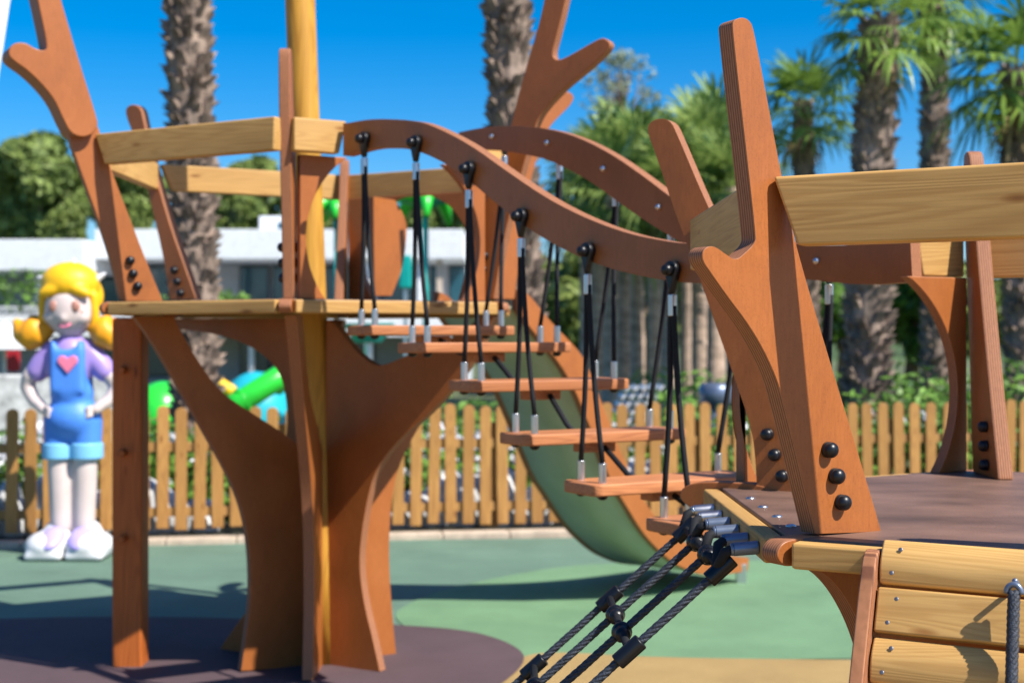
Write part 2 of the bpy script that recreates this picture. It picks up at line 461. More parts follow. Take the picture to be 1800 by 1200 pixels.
# ---- left (far) tower
C1, R1, Z1 = (-.88, 6.5), .97, 1.645
t1 = thing('play_tower', (C1[0], C1[1], 0), 'tall tree shaped wooden play tower with a yellow mast, left of the hanging step bridge', 'play tower', 'tree shaped play towers')
deck(t1, C1, R1, Z1)
FLd, BLd, Bd, BRd, FRd, Fd = hexdir(1), hexdir(2), hexdir(3), hexdir(4), hexdir(5), hexdir(0)
low = [(235,556),(236,557),(250,575),(275,612),(300,655),(345,735),(400,830),(425,890),(437,950),(441,1010),(440,1060),(432,1120),(424,1178),(424,1178),
       ('', (.05, 0)), ('', (.05, 0)), ('', (.05, .98)), (535,790),(500,762),(450,730),(410,705),(380,680),(345,630),(325,595),(312,572),(306,556),(306,556)]
fin, lowrz = fin_px(t1, C1, FLd, low, 'trunk_fin')
fin_rz(t1, C1, Fd, lowrz, 'trunk_fin'); fin_rz(t1, C1, Bd, lowrz, 'trunk_fin')
fin_px(t1, C1, FRd, [(868,556),(868,556),(850,600),(812,662),(760,722),(700,772),(660,825),(645,880),(634,950),(632,1000),(640,1060),(655,1120),(668,1180),(668,1180),
       ('', (.05, 0)), ('', (.05, 0)), ('', (.05, 1.55)), ('', (.06, 1.58)), (590,570),(620,612),(650,638),(671,644),(720,622),(760,606),(800,592),(830,575),(845,556),(845,556)], 'trunk_fin')
fin_px(t1, C1, BRd, [(880,558),(880,558),(850,612),(815,652),(770,700),(730,760),(700,820),(688,880),(684,950),(685,1010),(690,1080),(697,1152),(697,1152),
       ('', (.05, 0)), ('', (.05, 0)), ('', (.05, 1.25)), (600,650),(650,660),(700,640),(760,612),(800,596),(830,575),(850,558),(850,558)], 'trunk_fin')
fin_px(t1, C1, BLd, [(302,560),(302,560),(308,578),(350,582),(395,591),(437,606),(472,631),(495,660),(505,715),(504,760),(495,850),(480,950),(450,1050),(400,1118),(380,1149),(380,1149),
       ('', (.05, 0)), ('', (.05, 0)), ('', (.05, 1.58)), ('', (.05, 1.58))], 'trunk_fin')
# upper fins
fin, p = fin_px(t1, C1, FLd, [(118,215),(120,240),(152,330),(178,400),(200,470),(212,530),(212,530),(287,530),(287,530),(262,470),(235,400),(192,290),(172,215),(150,195),(130,195)], 'branch_fin')
nc = camside(C1, FLd); P = (C1[0]+nc[0]*T/2, C1[1]+nc[1]*T/2)
bolts_on(fin, (C1[0], C1[1]), FLd, nc, [on_plane(u, v, P, FLd) for u, v in ((228,458),(233,481),(241,503))])
fin_px(t1, C1, FLd, [(15,98),(16,84),(27,75),(45,75),(62,86),(80,90),(83,78),(66,0),(43,-105),(46,-125),(62,-130),(76,-118),(107,0),(140,110),(170,205),(173,222),(162,237),(143,242),(124,234),(112,212),(98,180),(80,155),(50,125),(25,108)], 'branch', t=.150)
ff = fin_rz(t1, C1, Fd, generic_upper(Z1, 2.61), 'branch_fin')
for sx in (-1, 1): bolts_on(ff, C1, Fd, (sx, 0), [(.865, 1.85), (.85, 1.79), (.84, 1.73)])
fin, p = fin_px(t1, C1, BLd, [(219,200),(223,186),(236,183),(247,190),(251,205),(268,290),(300,400),(318,450),(345,526),(345,526),(298,526),(298,526),(290,470),(275,400),(258,330),(235,240)], 'branch_fin')
nc = camside(C1, BLd); P = (C1[0]+nc[0]*T/2, C1[1]+nc[1]*T/2)
bolts_on(fin, C1, BLd, nc, [on_plane(u, v, P, BLd) for u, v in ((308,475),(313,495),(319,515))])
fin_rz(t1, C1, Bd, generic_upper(Z1, 2.42), 'branch_fin')
fin, p = fin_px(t1, C1, FRd, [(805,526),(805,526),(830,430),(860,330),(890,250),(905,190),(920,133),(943,56),(957,0),(975,-110),(985,-128),(1003,-124),(1012,-105),(995,0),(980,60),(970,96),(978,107),(997,100),(1048,70),(1062,66),(1074,76),(1069,88),(1037,119),(990,156),(955,194),(941,219),(918,300),(898,370),(884,430),(868,526),(868,526)], 'branch_fin')
nc = camside(C1, FRd); P = (C1[0]+nc[0]*T/2, C1[1]+nc[1]*T/2)
bolts_on(fin, C1, FRd, nc, [on_plane(u, v, P, FRd) for u, v in ((852,450),(849,474),(846,497))])
fin_px(t1, C1, BRd, [(850,526),(850,526),(870,420),(895,320),(925,240),(950,195),(983,164),(1000,160),(1011,170),(1003,186),(985,203),(962,228),(940,290),(925,360),(915,440),(905,526),(905,526)], 'branch_fin')
def cn(C, i, r): d = hexdir(i); return (C[0]+d.x*r, C[1]+d.y*r)
def lerp2(a, b, k): return (a[0]+(b[0]-a[0])*k, a[1]+(b[1]-a[1])*k)
def rails(t, C, R, zb, zt, pairs, sl=.055):
    for i, j in pairs:
        a, b = cn(C, i, R), cn(C, j, R)
        k = .026/R
        beam(t, lerp2(a, b, k), lerp2(b, a, k), zb, zt, .048, (sl if i == 2 else .005, sl if i == 0 else .005))
RZ = (.570, .700)
rails(t1, C1, 1.015, Z1+RZ[0], Z1+RZ[1], [(0,1),(1,2),(2,3),(3,4),(4,5)])
a, b = cn(C1, 0, 1.0), cn(C1, 5, 1.0)
beam(t1, lerp2(a, b, .03), lerp2(a, b, .25), Z1+RZ[0], Z1+RZ[1], .048, (0, .03))
beam(t1, lerp2(b, a, .22), lerp2(b, a, .03), Z1+RZ[0], Z1+RZ[1], .048, (.03, 0))
for s in (0, 1):
    pn, A, d, L = arch_panel(t1, C1, 0, 5, R1, s, Z1, Z1+RZ[0]-.003)
pn, A, d, L = arch_panel(t1, C1, 3, 4, R1, 0, Z1, Z1+RZ[0]-.003, .33)
pn, A, d, L = arch_panel(t1, C1, 3, 4, R1, 1, Z1, Z1+RZ[0]-.003, .33)
# mast
bm = bmesh.new()
mb, mt = Vector((-.850, 6.5, 0)), Vector((-1.03, 6.5, 4.6))
tube(bm, [mb+(mt-mb)*k/10 for k in range(11)], [.066+.004*k/10 for k in range(11)], 24)
mesh_obj('mast', bm, PINEV, t1, smooth=True)
# climbing post with pegs
bm = bmesh.new(); box(bm, (-1.735, 6.47, .79), (.135, .135, 1.585))
post = mesh_obj('post', bm, POSTW, t1, bevel=.012)
for v in (650, 795, 945):
    z = EYE-(v-HV)*6.4/F
    bm = bmesh.new(); tube(bm, [(-1.745, 6.41, z), (-1.745, 6.34, z)], [.017, .017], 14)
    mesh_obj('peg', bm, POSTW, post, bevel=.004)

# ---- right (near) tower
C2, R2, Z2 = (1.405, 3.385), 1.0, 1.09
t2 = thing('play_tower', (C2[0], C2[1], 0), 'low tree shaped wooden play tower in the right foreground with a brown deck', 'play tower', 'tree shaped play towers')
deck(t2, C2, R2, Z2)
fin1, p = fin_px(t2, C2, FLd, [(1434,938),(1434,938),(1396,780),(1378,709),(1366,666),(1343,615),(1315,568),(1276,517),(1249,478),(1236,460),(1234,444),(1243,433),(1257,433),(1275,446),(1293,459),(1313,442),(1327,428),(1329,412),(1287,50),(1289,36),(1305,30),(1319,37),(1326,55),(1374,309),(1396,428),(1531,870),(1549,934),(1549,934)], 'branch_fin', it=3)
nc = camside(C2, FLd); P = (C2[0]+nc[0]*T/2, C2[1]+nc[1]*T/2)
bolts_on(fin1, C2, FLd, nc, [on_plane(u, v, P, FLd) for u, v in ((1454,790),(1466,836),(1477,882))], r=.0165)
fin2, p = fin_px(t2, C2, BLd, [(1331,884),(1331,884),(1331,866),(1327,792),(1319,745),(1288,655),(1257,568),(1229,486),(1217,450),(1194,396),(1151,266),(1137,231),(1142,214),(1163,207),(1180,214),(1190,235),(1247,370),(1340,560),(1410,760),(1445,884),(1445,884)], 'branch_fin', it=3)
nc = camside(C2, BLd); P = (C2[0]+nc[0]*T/2, C2[1]+nc[1]*T/2)
bolts_on(fin2, C2, BLd, nc, [on_plane(u, v, P, BLd) for u, v in ((1350,763),(1363,799),(1376,836))], r=.0165)
f3 = [(.66, Z2)]*2+[(.74, 1.35), (.86, 1.79), (.91, 2.03), (.93, 2.06), (.96, 2.06), (.98, 2.03), (.96, 1.8), (.91, 1.4), (.90, 1.2)]+[(.88, Z2)]*2
fin3 = fin_rz(t2, C2, Bd, f3, 'branch_fin')
bolts_on(fin3, C2, Bd, (-1, 0), [(.76, 1.235), (.755, 1.18), (.75, 1.125)], r=.0165)
for dd, tp_ in ((BRd, 2.3), (FRd, 2.2), (Fd, 1.93)):
    fin_rz(t2, C2, dd, generic_upper(Z2, tp_), 'branch_fin')
lw = [(1405,992),(1405,992),(1445,1003),(1475,1032),(1500,1072),(1520,1118),(1535,1170),(1545,1230),('', (.40, .5)),('', (.36, .25)),('', (.38, 0)),('', (.38, 0)),('', (.05, 0)),('', (.05, 0)),('', (.05, .8)),('', (.15, .9)),('', (.45, .98)),('', (.75, 1.033)),('', (.75, 1.033))]
f, lwrz = fin_px(t2, C2, FLd, lw, 'trunk_fin')
slim = [(.86, 1.033)]*2+[(.72, .99), (.56, .88), (.43, .68), (.36, .40), (.35, .2)]+[(.38, 0)]*2+[(.05, 0)]*2+[(.05, .9), (.2, 1.0)]+[(.5, 1.033)]*2
for dd in (Fd, BLd, Bd, BRd, FRd): fin_rz(t2, C2, dd, slim, 'trunk_fin')
rails(t2, C2, 1.035, Z2+.588, Z2+.727, [(0,1),(1,2),(3,4),(4,5)], .05)
a, b = cn(C2, 2, .99), cn(C2, 3, .99)
beam(t2, lerp2(b, a, .25), lerp2(b, a, .045), Z2+.588, Z2+.727, .048, (.03, 0))
beam(t2, lerp2(a, b, .03), lerp2(a, b, .25), Z2+.588, Z2+.727, .048, (0, .03))
for s in (0, 1): arch_panel(t2, C2, 2, 3, R2, s, Z2, Z2+.585, .39 if s else .44)
# dome screws on the deck edge by the net
for y in (3.06, 3.22, 3.40, 3.58):
    bm = bmesh.new(); ball(bm, (.60, y, Z2+.001), .012, (1,1,.45), 14, 8)
    mesh_obj('screw', bm, STEEL, t2, smooth=True)

# ---------------------------------------------------------------- hanging step bridge
A0, B0 = Vector((-.672, 5.62)), Vector((.714, 3.955))
db = (B0-A0).normalized(); e = Vector((.866, .5)); sw = Vector((.5, -.866))
nb = Vector((-db.y, db.x))
if nb.dot(-A0) < 0: nb = -nb
WID = .55
br = thing('rope_bridge', (A0.x, A0.y, 0), 'hanging bridge of six wooden steps on black ropes between two wavy handrails', 'rope bridge')
top = [(603,217),(608,217),(640,211),(668,209),(720,211),(755,218),(825,253),(895,304),(965,351),(1035,386),(1105,411),(1160,422),(1200,428)]
bot = [(603,274),(608,273),(650,260),(685,259),(720,262),(755,273),(807,301),(860,348),(930,404),(1000,444),(1070,472),(1140,488),(1200,497)]
Pn = A0+nb*.025
tz = [on_plane(u, v, Pn, db) for u, v in top]; bz = [on_plane(u, v, Pn, db) for u, v in bot]
LB = (B0-A0).length
tz += [(LB-.2, tz[-1][1]-.004), (LB, tz[-1][1]+.0)]; bz += [(LB-.2, bz[-1][1]-.004), (LB, bz[-1][1]+.0)]
bm = plate_bm(chaikin(tz, 2, False)+chaikin(bz, 2, False)[::-1], .05)
rail_n = mesh_obj('handrail', bm, PLYS, br, dirM((A0.x, A0.y, 0), db), bevel=.006)
A1 = A0+e*WID
ftop = [(806,233),(809,232),(860,222),(930,221),(1000,234),(1070,267),(1140,316),(1175,344)]
fbot = [(806,262),(830,262),(880,264),(930,273),(965,281),(1035,316),(1105,369),(1175,414)]
Pf = A1+nb*.025
tz2 = [on_plane(u, v, Pf, db) for u, v in ftop]; bz2 = [on_plane(u, v, Pf, db) for u, v in fbot]
mid = [(1410,430),(1480,432),(1560,425),(1600,420)]; midb = [(1410,490),(1500,500),(1560,499),(1604,494)]
tz2 += [on_plane(u, v, Pf, db) for u, v in [(1230,378),(1290,405),(1350,421)]+mid]
bz2 += [on_plane(u, v, Pf, db) for u, v in [(1230,443),(1290,466),(1350,481)]+midb]
rail_f = mesh_obj('handrail', plate_bm(chaikin(tz2, 2, False)+chaikin(bz2, 2, False)[::-1], .05), PLYS, br, dirM((A1.x, A1.y, 0), db), bevel=.006)

def hanger(rail, u, v, ustep, vstep, far=False):
    """teardrop hanger, bolt, two ropes and their ferrules; returns the step end centre"""
    base = A1 if far else A0
    P = base+nb*(.025)
    s, z = on_plane(u, v, P, db)
    q = base+db*s
    out = nb if not far else -nb
    c = Vector((q.x+out.x*.037, q.y+out.y*.037, z))
    o3 = Vector((out.x, out.y, 0)); d3 = Vector((db.x, db.y, 0))
    bm = bmesh.new()
    ring = []
    for k in range(20):
        a = 2*PI*k/20; r = .028 if math.sin(a) > -.2 else .028+.044*((-math.sin(a)-.2)/.8)**1.5
        ww = .027 if math.sin(a) > -.2 else .027*(1-.45*((-math.sin(a)-.2)/.8))
        ring.append((math.cos(a)*ww, math.sin(a)*r))
    fa = [bm.verts.new(c+d3*x+Vector((0,0,y))-o3*.012) for x, y in ring]; fb = [bm.verts.new(c+d3*x+Vector((0,0,y))+o3*.014) for x, y in ring]
    bm.faces.new(fa); bm.faces.new(fb)
    for k in range(20): bm.faces.new((fa[k], fa[(k+1)%20], fb[(k+1)%20], fb[k]))
    h = mesh_obj('hanger', bm, BLACK, br, bevel=.006)
    bm = bmesh.new(); ball(bm, c+o3*.024, .018); mesh_obj('bolt', bm, BLACK, h, smooth=True)
    if far:
        bm = bmesh.new(); ball(bm, Vector((q.x, q.y, z))+Vector((nb.x, nb.y, 0))*.027, .012, (1,1,1), 12, 8); mesh_obj('nut', bm, STEEL, h, smooth=True)
    f0 = c+Vector((0,0,-.072)); f1 = c+Vector((0,0,-.135))
    bm = bmesh.new(); tube(bm, [f0, f1], .0135, 14); mesh_obj('ferrule', bm, STEEL, h, bevel=.002)
    return h, q, c, f1
hangs = [(645,245,572),(736,252,602),(829,298,668),(921,381,760),(1038,442,845),(1187,475,912)]
steps = []
for i, (u, v, vs_) in enumerate(hangs):
    h, q, c, f1 = hanger(rail_n, u, v, 0, 0)
    zs = EYE-(vs_-HV)/F*q.y          # top of the step
    s0 = (q-A0).dot(db)
    cc = q+Vector((nb.x, nb.y))*.02
    # far hanger: same station on the far rail, height from that rail's own curve
    cur = [((a+b)/2) for a, b in ()]
    def mid_z(s):
        def interp(L_):
            for (s1, z1), (s2, z2) in zip(L_, L_[1:]):
                if s1 <= s <= s2: return z1+(z2-z1)*(s-s1)/(s2-s1+1e-9)
            return L_[-1][1] if s > L_[-1][0] else L_[0][1]
        return (interp(tz2)+interp(bz2))/2
    zf = mid_z(s0)+.005
    qf = A1+db*s0
    uf = CU+F*(qf.x+nb.x*.025)/(qf.y+nb.y*.025); vf = HV-(zf-EYE)*F/(qf.y+nb.y*.025)
    h2, q2, c2, f2 = hanger(rail_f, uf, vf, 0, 0, True)
    # the step
    tk = .038; wd = .20; lo, hi = -.055, WID+.055
    L_ = hi-lo
    bm = bmesh.new()
    rr = .035
    def rnd(x0, y0, x1, y1, r, n=5):
        out = []
        for cx, cy, a0 in ((x1-r, y1-r, 0), (x0+r, y1-r, 90), (x0+r, y0+r, 180), (x1-r, y0+r, 270)):
            out += [(cx+r*math.cos(math.radians(a0+90*k/n)), cy+r*math.sin(math.radians(a0+90*k/n))) for k in range(n+1)]
        return out
    op = rnd(-L_/2, -wd/2, L_/2, wd/2, rr)
    fa = [bm.verts.new((x, y, -tk)) for x, y in op]; fb = [bm.verts.new((x, y, 0)) for x, y in op]
    bm.faces.new(fa); bm.faces.new(fb)
    for k in range(len(op)): bm.faces.new((fa[k], fa[(k+1)%len(op)], fb[(k+1)%len(op)], fb[k]))
    ce = cc+e*(lo+hi)/2
    jit = random.uniform(-.012, .012)
    st = mesh_obj('step', bm, STEPW, br, dirM((ce.x, ce.y, zs), (e.x, e.y)) @ Matrix.Rotation(jit, 4, 'X'), bevel=.006)
    bm = bmesh.new(); box(bm, (ce.x, ce.y, zs-tk-.018), (.13, .07, .034), Matrix.Rotation(math.radians(30), 3, 'Z'))
    mesh_obj('spacer_block', bm, STEPW, st, bevel=.004)
    for qq, hh, ft, tt in ((cc, h, f1, 0), (cc+e*WID, h2, f2, WID)):
        for sg in (-1, 1):
            b_ = qq+sw*sg*.062
            top_f = Vector((b_.x, b_.y, zs+.062)); bot_f = Vector((b_.x, b_.y, zs-.004))
            bm = bmesh.new(); tube(bm, [bot_f, top_f], .0125, 12); mesh_obj('ferrule', bm, STEEL, st, bevel=.002)
            bm = bmesh.new(); ball(bm, (b_.x, b_.y, zs-tk-.004), .017, (1,1,.7), 12, 8); mesh_obj('bolt', bm, BLACK, st, smooth=True)
            p0 = ft+Vector((sw.x, sw.y, 0))*sg*.007
            p1 = top_f
            pts = []
            for k in range(9):
                f_ = k/8
                g = f_**.8
                p_ = p0.lerp(p1, f_)
                bow = Vector((sw.x, sw.y, 0))*(-sg*.010*math.sin(PI*f_))
                pts.append(p_+bow)
            bm = bmesh.new(); tube(bm, [p0+Vector((0,0,.03))]+pts, .0085, 10)
            mesh_obj('rope', bm, ROPEB, hh, smooth=True)
    steps.append((ce, zs))
for (a, za), (b, zb) in zip(steps, steps[1:]):
    pa = Vector((a.x, a.y, za-.055))+Vector((db.x, db.y, 0))*.05; pb = Vector((b.x, b.y, zb-.055))-Vector((db.x, db.y, 0))*.05
    bm = bmesh.new(); tube(bm, [pa, pa.lerp(pb, .5)+Vector((0,0,-.015)), pb], .010, 10)
    mesh_obj('link_rope', bm, ROPEB, br, smooth=True)

# ---------------------------------------------------------------- slide
sl = thing('playground_slide', (.0, 6.85, 0), 'olive green curved slide with orange plywood sides behind the hanging bridge', 'slide')
sd = Vector((.667, .745)).normalized(); sp_ = Vector((-sd.y, sd.x))       # sp_ points away from the camera to the left
S0 = Vector((-.10, 6.97)); SL = 2.3
lowpx = [(905,545),(930,581),(993,655),(1035,756),(1070,850),(1091,880),(1117,924),(1135,948),(1162,975),(1185,993),(1232,1012),(1293,1006),(1310,1002)]
uppx = [(905,508),(925,516),(958,560),(1014,616),(1030,647),(1054,710),(1085,790),(1120,870),(1165,930),(1215,962),(1270,974),(1312,979)]
prof = chaikin([on_plane(u, v, S0, sd) for u, v in lowpx], 2, False)
upp = chaikin([on_plane(u, v, S0, sd) for u, v in uppx], 2, False)
SL = prof[-1][0]
def slide_side(off, name):
    q = S0+sp_*off
    return mesh_obj(name, plate_bm(upp+prof[::-1], .04), PLYS, sl, dirM((q.x, q.y, 0), sd), bevel=.005)
slide_side(0, 'side_panel'); slide_side(.56, 'side_panel')
q = S0+sp_*.56
gp_ = [on_plane(u, v, q, sd) for u, v in [(654,520),(654,520),(652,400),(652,346),(652,346),(688,352),(690,352),(709,384),(711,412),(704,470),(690,505),(684,520),(684,520)]]
mesh_obj('guard_panel', plate_bm(chaikin(gp_, 2), .04), PLYS, sl, dirM((q.x, q.y, 0), sd), bevel=.005)
prof = [(x, z+.024) for x, z in prof]
bm = bmesh.new()
a = [bm.verts.new((x, .022, z)) for x, z in prof]; b = [bm.verts.new((x, .538, z)) for x, z in prof]
a2 = [bm.verts.new((x, .022, z-.02)) for x, z in prof]; b2 = [bm.verts.new((x, .538, z-.02)) for x, z in prof]
n = len(prof)
for i in range(n-1):
    bm.faces.new((a[i], a[i+1], b[i+1], b[i])); bm.faces.new((a2[i], b2[i], b2[i+1], a2[i+1]))
    bm.faces.new((a[i], a2[i], a2[i+1], a[i+1])); bm.faces.new((b[i], b[i+1], b2[i+1], b2[i]))
bm.faces.new((a[0], b[0], b2[0], a2[0])); bm.faces.new((a[-1], a2[-1], b2[-1], b[-1]))
mesh_obj('chute', bm, OLIVE, sl, dirM((S0.x, S0.y, 0), sd), smooth=True)
for off in (.0, .56):
    q = S0+sd*(SL-.05)+sp_*off
    bm = bmesh.new(); box(bm, (q.x, q.y, .06), (.06, .05, .12)); mesh_obj('foot', bm, STEEL, sl, bevel=.004)

# ---------------------------------------------------------------- climbing net
net = thing('climbing_net', (.0, 3.3, 0), 'slanting black rope climbing net hooked to the left edge of the near play tower', 'climbing net')
XE = C2[0]-R2*.866-.024
ys = [3.00, 3.20, 3.40, 3.60]
slope = .90
def npt(x, y): return Vector((x, y, 1.008-(.44-x)*slope))
for k in range(6):
    y = 2.975+.13*k
    bm = bmesh.new(); tube(bm, [(XE, y, 1.058), (XE-.052, y, 1.054)], .0145, 16)
    tube(bm, [(XE-.0525, y, 1.054), (XE-.058, y, 1.0535)], [.0145, .0125], 16)
    mesh_obj('sleeve', bm, GREYM if k < 4 else STEEL, net, bevel=.0015)
    yy = ys[min(3, int(k*4/6))]
    bm = bmesh.new(); tube(bm, [(XE-.05, y, 1.054), (XE-.068, y*.8+yy*.2, 1.047), npt(.43, yy)+Vector((0,0,.006))], .0115, 10)
    mesh_obj('rope', bm, ROPEB, net, smooth=True)
XG = .44-1.008/slope
for j, y in enumerate(ys):
    bm = bmesh.new(); twisted_rope(bm, npt(.45, y), npt(XG+.005, y), .0095, 5, .085)
    mesh_obj('rope', bm, ROPEN, net, smooth=True)
for m, x in enumerate((.44, .247, .055, -.135, -.325, -.51)):
    bm = bmesh.new()
    tube(bm, [npt(x, ys[0])+Vector((0,0,.003)), npt(x, ys[-1])+Vector((0,0,.003))], .0095, 10)
    mesh_obj('cross_rope', bm, ROPEB, net, smooth=True)
    for j, y in enumerate(ys):
        bm = bmesh.new(); c = npt(x, y)
        dd = Vector((1, 0, slope)).normalized()
        if j in (0, 3):
            tube(bm, [c-dd*.034, c+dd*.034], .0185, 12)
            mesh_obj('connector', bm, BLACK, net, bevel=.003)
        else:
            ball(bm, c, .024, (1, .95, 1), 16, 10)
            tube(bm, [c+Vector((0,-.04,0)), c+Vector((0,-.015,0))], [.016, .02], 12)
            tube(bm, [c+Vector((0,.015,0)), c+Vector((0,.04,0))], [.02, .016], 12)
            mesh_obj('connector', bm, BLACK, net, smooth=True)

# ---------------------------------------------------------------- slatted ramp
out2 = Vector((-.5, -.866)); al = Vector((.866, -.5))
rp = thing('climbing_ramp', (C2[0]-.433, C2[1]-.75, 0), 'steep climbing ramp of pale wooden slats leaning on the near play tower', 'climbing ramp')
E0 = Vector(C2)+FLd*R2+out2*.03                      # ramp head line start (corner), runs along al
ang = math.radians(69)
sv = Vector((out2.x*math.cos(ang), out2.y*math.cos(ang), -math.sin(ang)))
nv = Vector((out2.x*math.sin(ang), out2.y*math.sin(ang), math.cos(ang)))
al3 = Vector((al.x, al.y, 0))
t0, t1_ = .222, .86
RM = Matrix((( al3.x, nv.x, -sv.x), (al3.y, nv.y, -sv.y), (al3.z, nv.z, -sv.z)))   # local x along, y outward normal, z up-slope
def slatM(tc, s): 
    p = Vector((E0.x, E0.y, Z2-.012))+al3*tc+sv*s
    return Matrix.Translation(p) @ RM.to_4x4()
SLH = .086
for k in range(12):
    s = .014+k*(SLH+.008)
    Ln = t1_-t0
    h = SLH/2
    o = [(-.014, -h), (.014, -h), (.014, h), (-.014, h)]
    bm = bmesh.new()
    if k % 2 == 0:   # rounded slat
        o = [(-.014,-h)]+[(.006+.012*math.sin(PI*q_/8), -h+2*h*q_/8) for q_ in range(9)]+[(-.014, h)]
    a = [bm.verts.new((-Ln/2, y, z)) for y, z in o]; b = [bm.verts.new((Ln/2, y, z)) for y, z in o]
    bm.faces.new(a); bm.faces.new(b)
    for i in range(len(o)): bm.faces.new((a[i], a[(i+1)%len(o)], b[(i+1)%len(o)], b[i]))
    stt = mesh_obj('slat', bm, PINE, rp, slatM((t0+t1_)/2, s), bevel=.005, ang=50)
    for xx, zz in ((-Ln/2+.038, .022), (-Ln/2+.025, -.024)):
        bm = bmesh.new(); ball(bm, (xx, .0175 if k % 2 == 0 else .0137, zz), .0046, (1,.2,1), 10, 6)
        mesh_obj('screw', bm, ZINC, stt, slatM((t0+t1_)/2, s), smooth=True)
bm = bmesh.new()
po = chaikin([(-.05, -1.15), (.035, -1.15), (.035, -.12), (.03, -.02), (.018, .004), (-.02, .014), (-.10, .014), (-.10, -.01), (-.05, -.06)], 1)
for tc in (t0-.017, t1_+.017):
    b2 = bmesh.new()
    a = [b2.verts.new((-.014, y, z)) for y, z in po]; b = [b2.verts.new((.014, y, z)) for y, z in po]
    f = b2.faces.new(a); f2 = b2.faces.new(b)
    for i in range(len(po)): b2.faces.new((a[i], a[(i+1)%len(po)], b[(i+1)%len(po)], b[i]))
    mesh_obj('side_panel', b2, [PLYE], rp, slatM(tc, 0), bevel=.004)
bm.free()
# climbing rope with its ring
p0 = Vector((E0.x, E0.y, Z2-.012))+al3*.478+sv*.040+nv*.03
rt = thing('climbing_rope', p0, 'thick twisted dark rope with a metal thimble hanging over the ramp slats', 'rope')
bm = bmesh.new()
p1 = p0+nv*.02+sv*.02
twisted_rope(bm, p1, p1+Vector((-.045, -.10, -.34)), .0115, 5, .06, 7)
mesh_obj('rope', bm, ROPEN, rt, smooth=True)
bm = bmesh.new()
pts = [p1+al3*(.013*math.cos(PI*k/12))+Vector((0,0,.017*math.sin(PI*k/12)-.004)) for k in range(13)]
tube(bm, pts, .0055, 10); tube(bm, [p0-nv*.02, p0+nv*.02], .005, 8)
mesh_obj('ring', bm, GREYM, rt, smooth=True)

# ---------------------------------------------------------------- picket fence
fr = thing('picket_fence', (FA.x, FA.y, 0), 'long natural wood picket fence behind the kerb at the back of the playground', 'fence')
fa_ = math.atan2(fd.y, fd.x)
pit = .1335; npk = int(FLn/pit)
def picket_mesh():
    o = [(-.043, 0), (-.043, .86)]+[(-.043*math.cos(PI*k/8), .865+.038*math.sin(PI*k/8)) for k in range(1, 8)]+[(.043, .86), (.043, 0)]
    return plate_bm(o, .022)
pk0 = None
for k in range(npk):
    c = FA+fd*(pit*k+.05)
    M = dirM((c.x, c.y, .075+random.uniform(-.014, .012)), fd) @ Matrix.Rotation(random.uniform(-.018, .018), 4, 'Y')
    if pk0 is None: pk0 = mesh_obj('picket', picket_mesh(), [FENCEW, FENCEW], fr, M, bevel=.004)
    else: place(pk0.copy(), fr, M)
for z in (.20, .68):
    q = FA+fn*.028
    bm = bmesh.new(); box(bm, (FLn/2, 0, 0), (FLn, .03, .07)); mesh_obj('fence_rail', bm, mat_wood('fence rail timber', (.44,.25,.085), (.3,.16,.05), 0, 24) if z < .3 else bpy.data.materials['fence rail timber'], fr, dirM((q.x, q.y, z), fd), bevel=.004)
for k in range(0, npk, 12):
    q = FA+fd*(pit*k+.117)+fn*.075
    bm = bmesh.new(); box(bm, (q.x, q.y, .42), (.07, .06, .84)); mesh_obj('fence_post', bm, FENCEW, fr, bevel=.006)

# ---------------------------------------------------------------- statue
st_ = thing('girl_statue', (on_ground(127, 978).x, on_ground(127, 978).y, 0), 'painted statue of a girl in blue dungarees with yellow pigtails standing before the fence', 'statue')
SY = on_ground(127, 978).y
def spx(u, v, dy=0.0): p = at(u, v, SY); return Vector((p.x, p.y+dy, p.z))
K = SY/F
def blob(name, parts, mat, parent=st_, vox=.018, smooth_it=6):
    """ellipsoids and tapered limbs fused into one continuous skin"""
    bm = bmesh.new()
    for q in parts:
        if q[0] == 'e':
            _, u, v, ru, rv, ry, *r = q
            dy = r[0] if r else 0; rot = r[1] if len(r) > 1 else 0
            ball(bm, spx(u, v, dy), 1, (ru*K, ry*K, rv*K), 24, 16, Matrix.Rotation(math.radians(rot), 3, 'Y'))
        elif q[0] == 'x':
            _, u0, v0, u1, v1, ry, dy = q
            box(bm, spx((u0+u1)/2, (v0+v1)/2, dy), (abs(u1-u0)*K, 2*ry*K, abs(v1-v0)*K))
        else:
            pts = [spx(a[0], a[1], a[3] if len(a) > 3 else 0) for a in q[1]]; rad = [a[2]*K for a in q[1]]
            tube(bm, pts, rad, 18)
            ball(bm, pts[0], rad[0]); ball(bm, pts[-1], rad[-1])
    me = bpy.data.meshes.new(name); bm.to_mesh(me); bm.free(); me.materials.append(mat)
    for p in me.polygons: p.use_smooth = True
    o = bpy.data.objects.new(name, me)
    r = o.modifiers.new('fuse', 'REMESH'); r.mode = 'VOXEL'; r.voxel_size = vox; r.use_smooth_shade = True
    s_ = o.modifiers.new('soft', 'SMOOTH'); s_.iterations = smooth_it; s_.factor = .5
    return place(o, parent)
SKIN = mat_plain('painted pale skin', (.60, .50, .47), .45); HAIR = mat_plain('painted yellow hair', (.85, .47, .006), .5)
TEE = mat_plain('painted lilac shirt', (.36, .25, .62), .4); DEN = mat_plain('painted blue dungarees', (.07, .25, .78), .5)
CUF = mat_plain('painted light blue cuff', (.20, .52, .80), .4); PNK = mat_plain('painted pink', (.80, .20, .32), .4)
LIL = mat_plain('painted lilac shoe tongue', (.42, .34, .75), .4); BRN = mat_plain('painted brown eye', (.42, .20, .15), .3)
PIGT = mat_plain('painted orange yellow hair', (.85, .36, .008), .5)
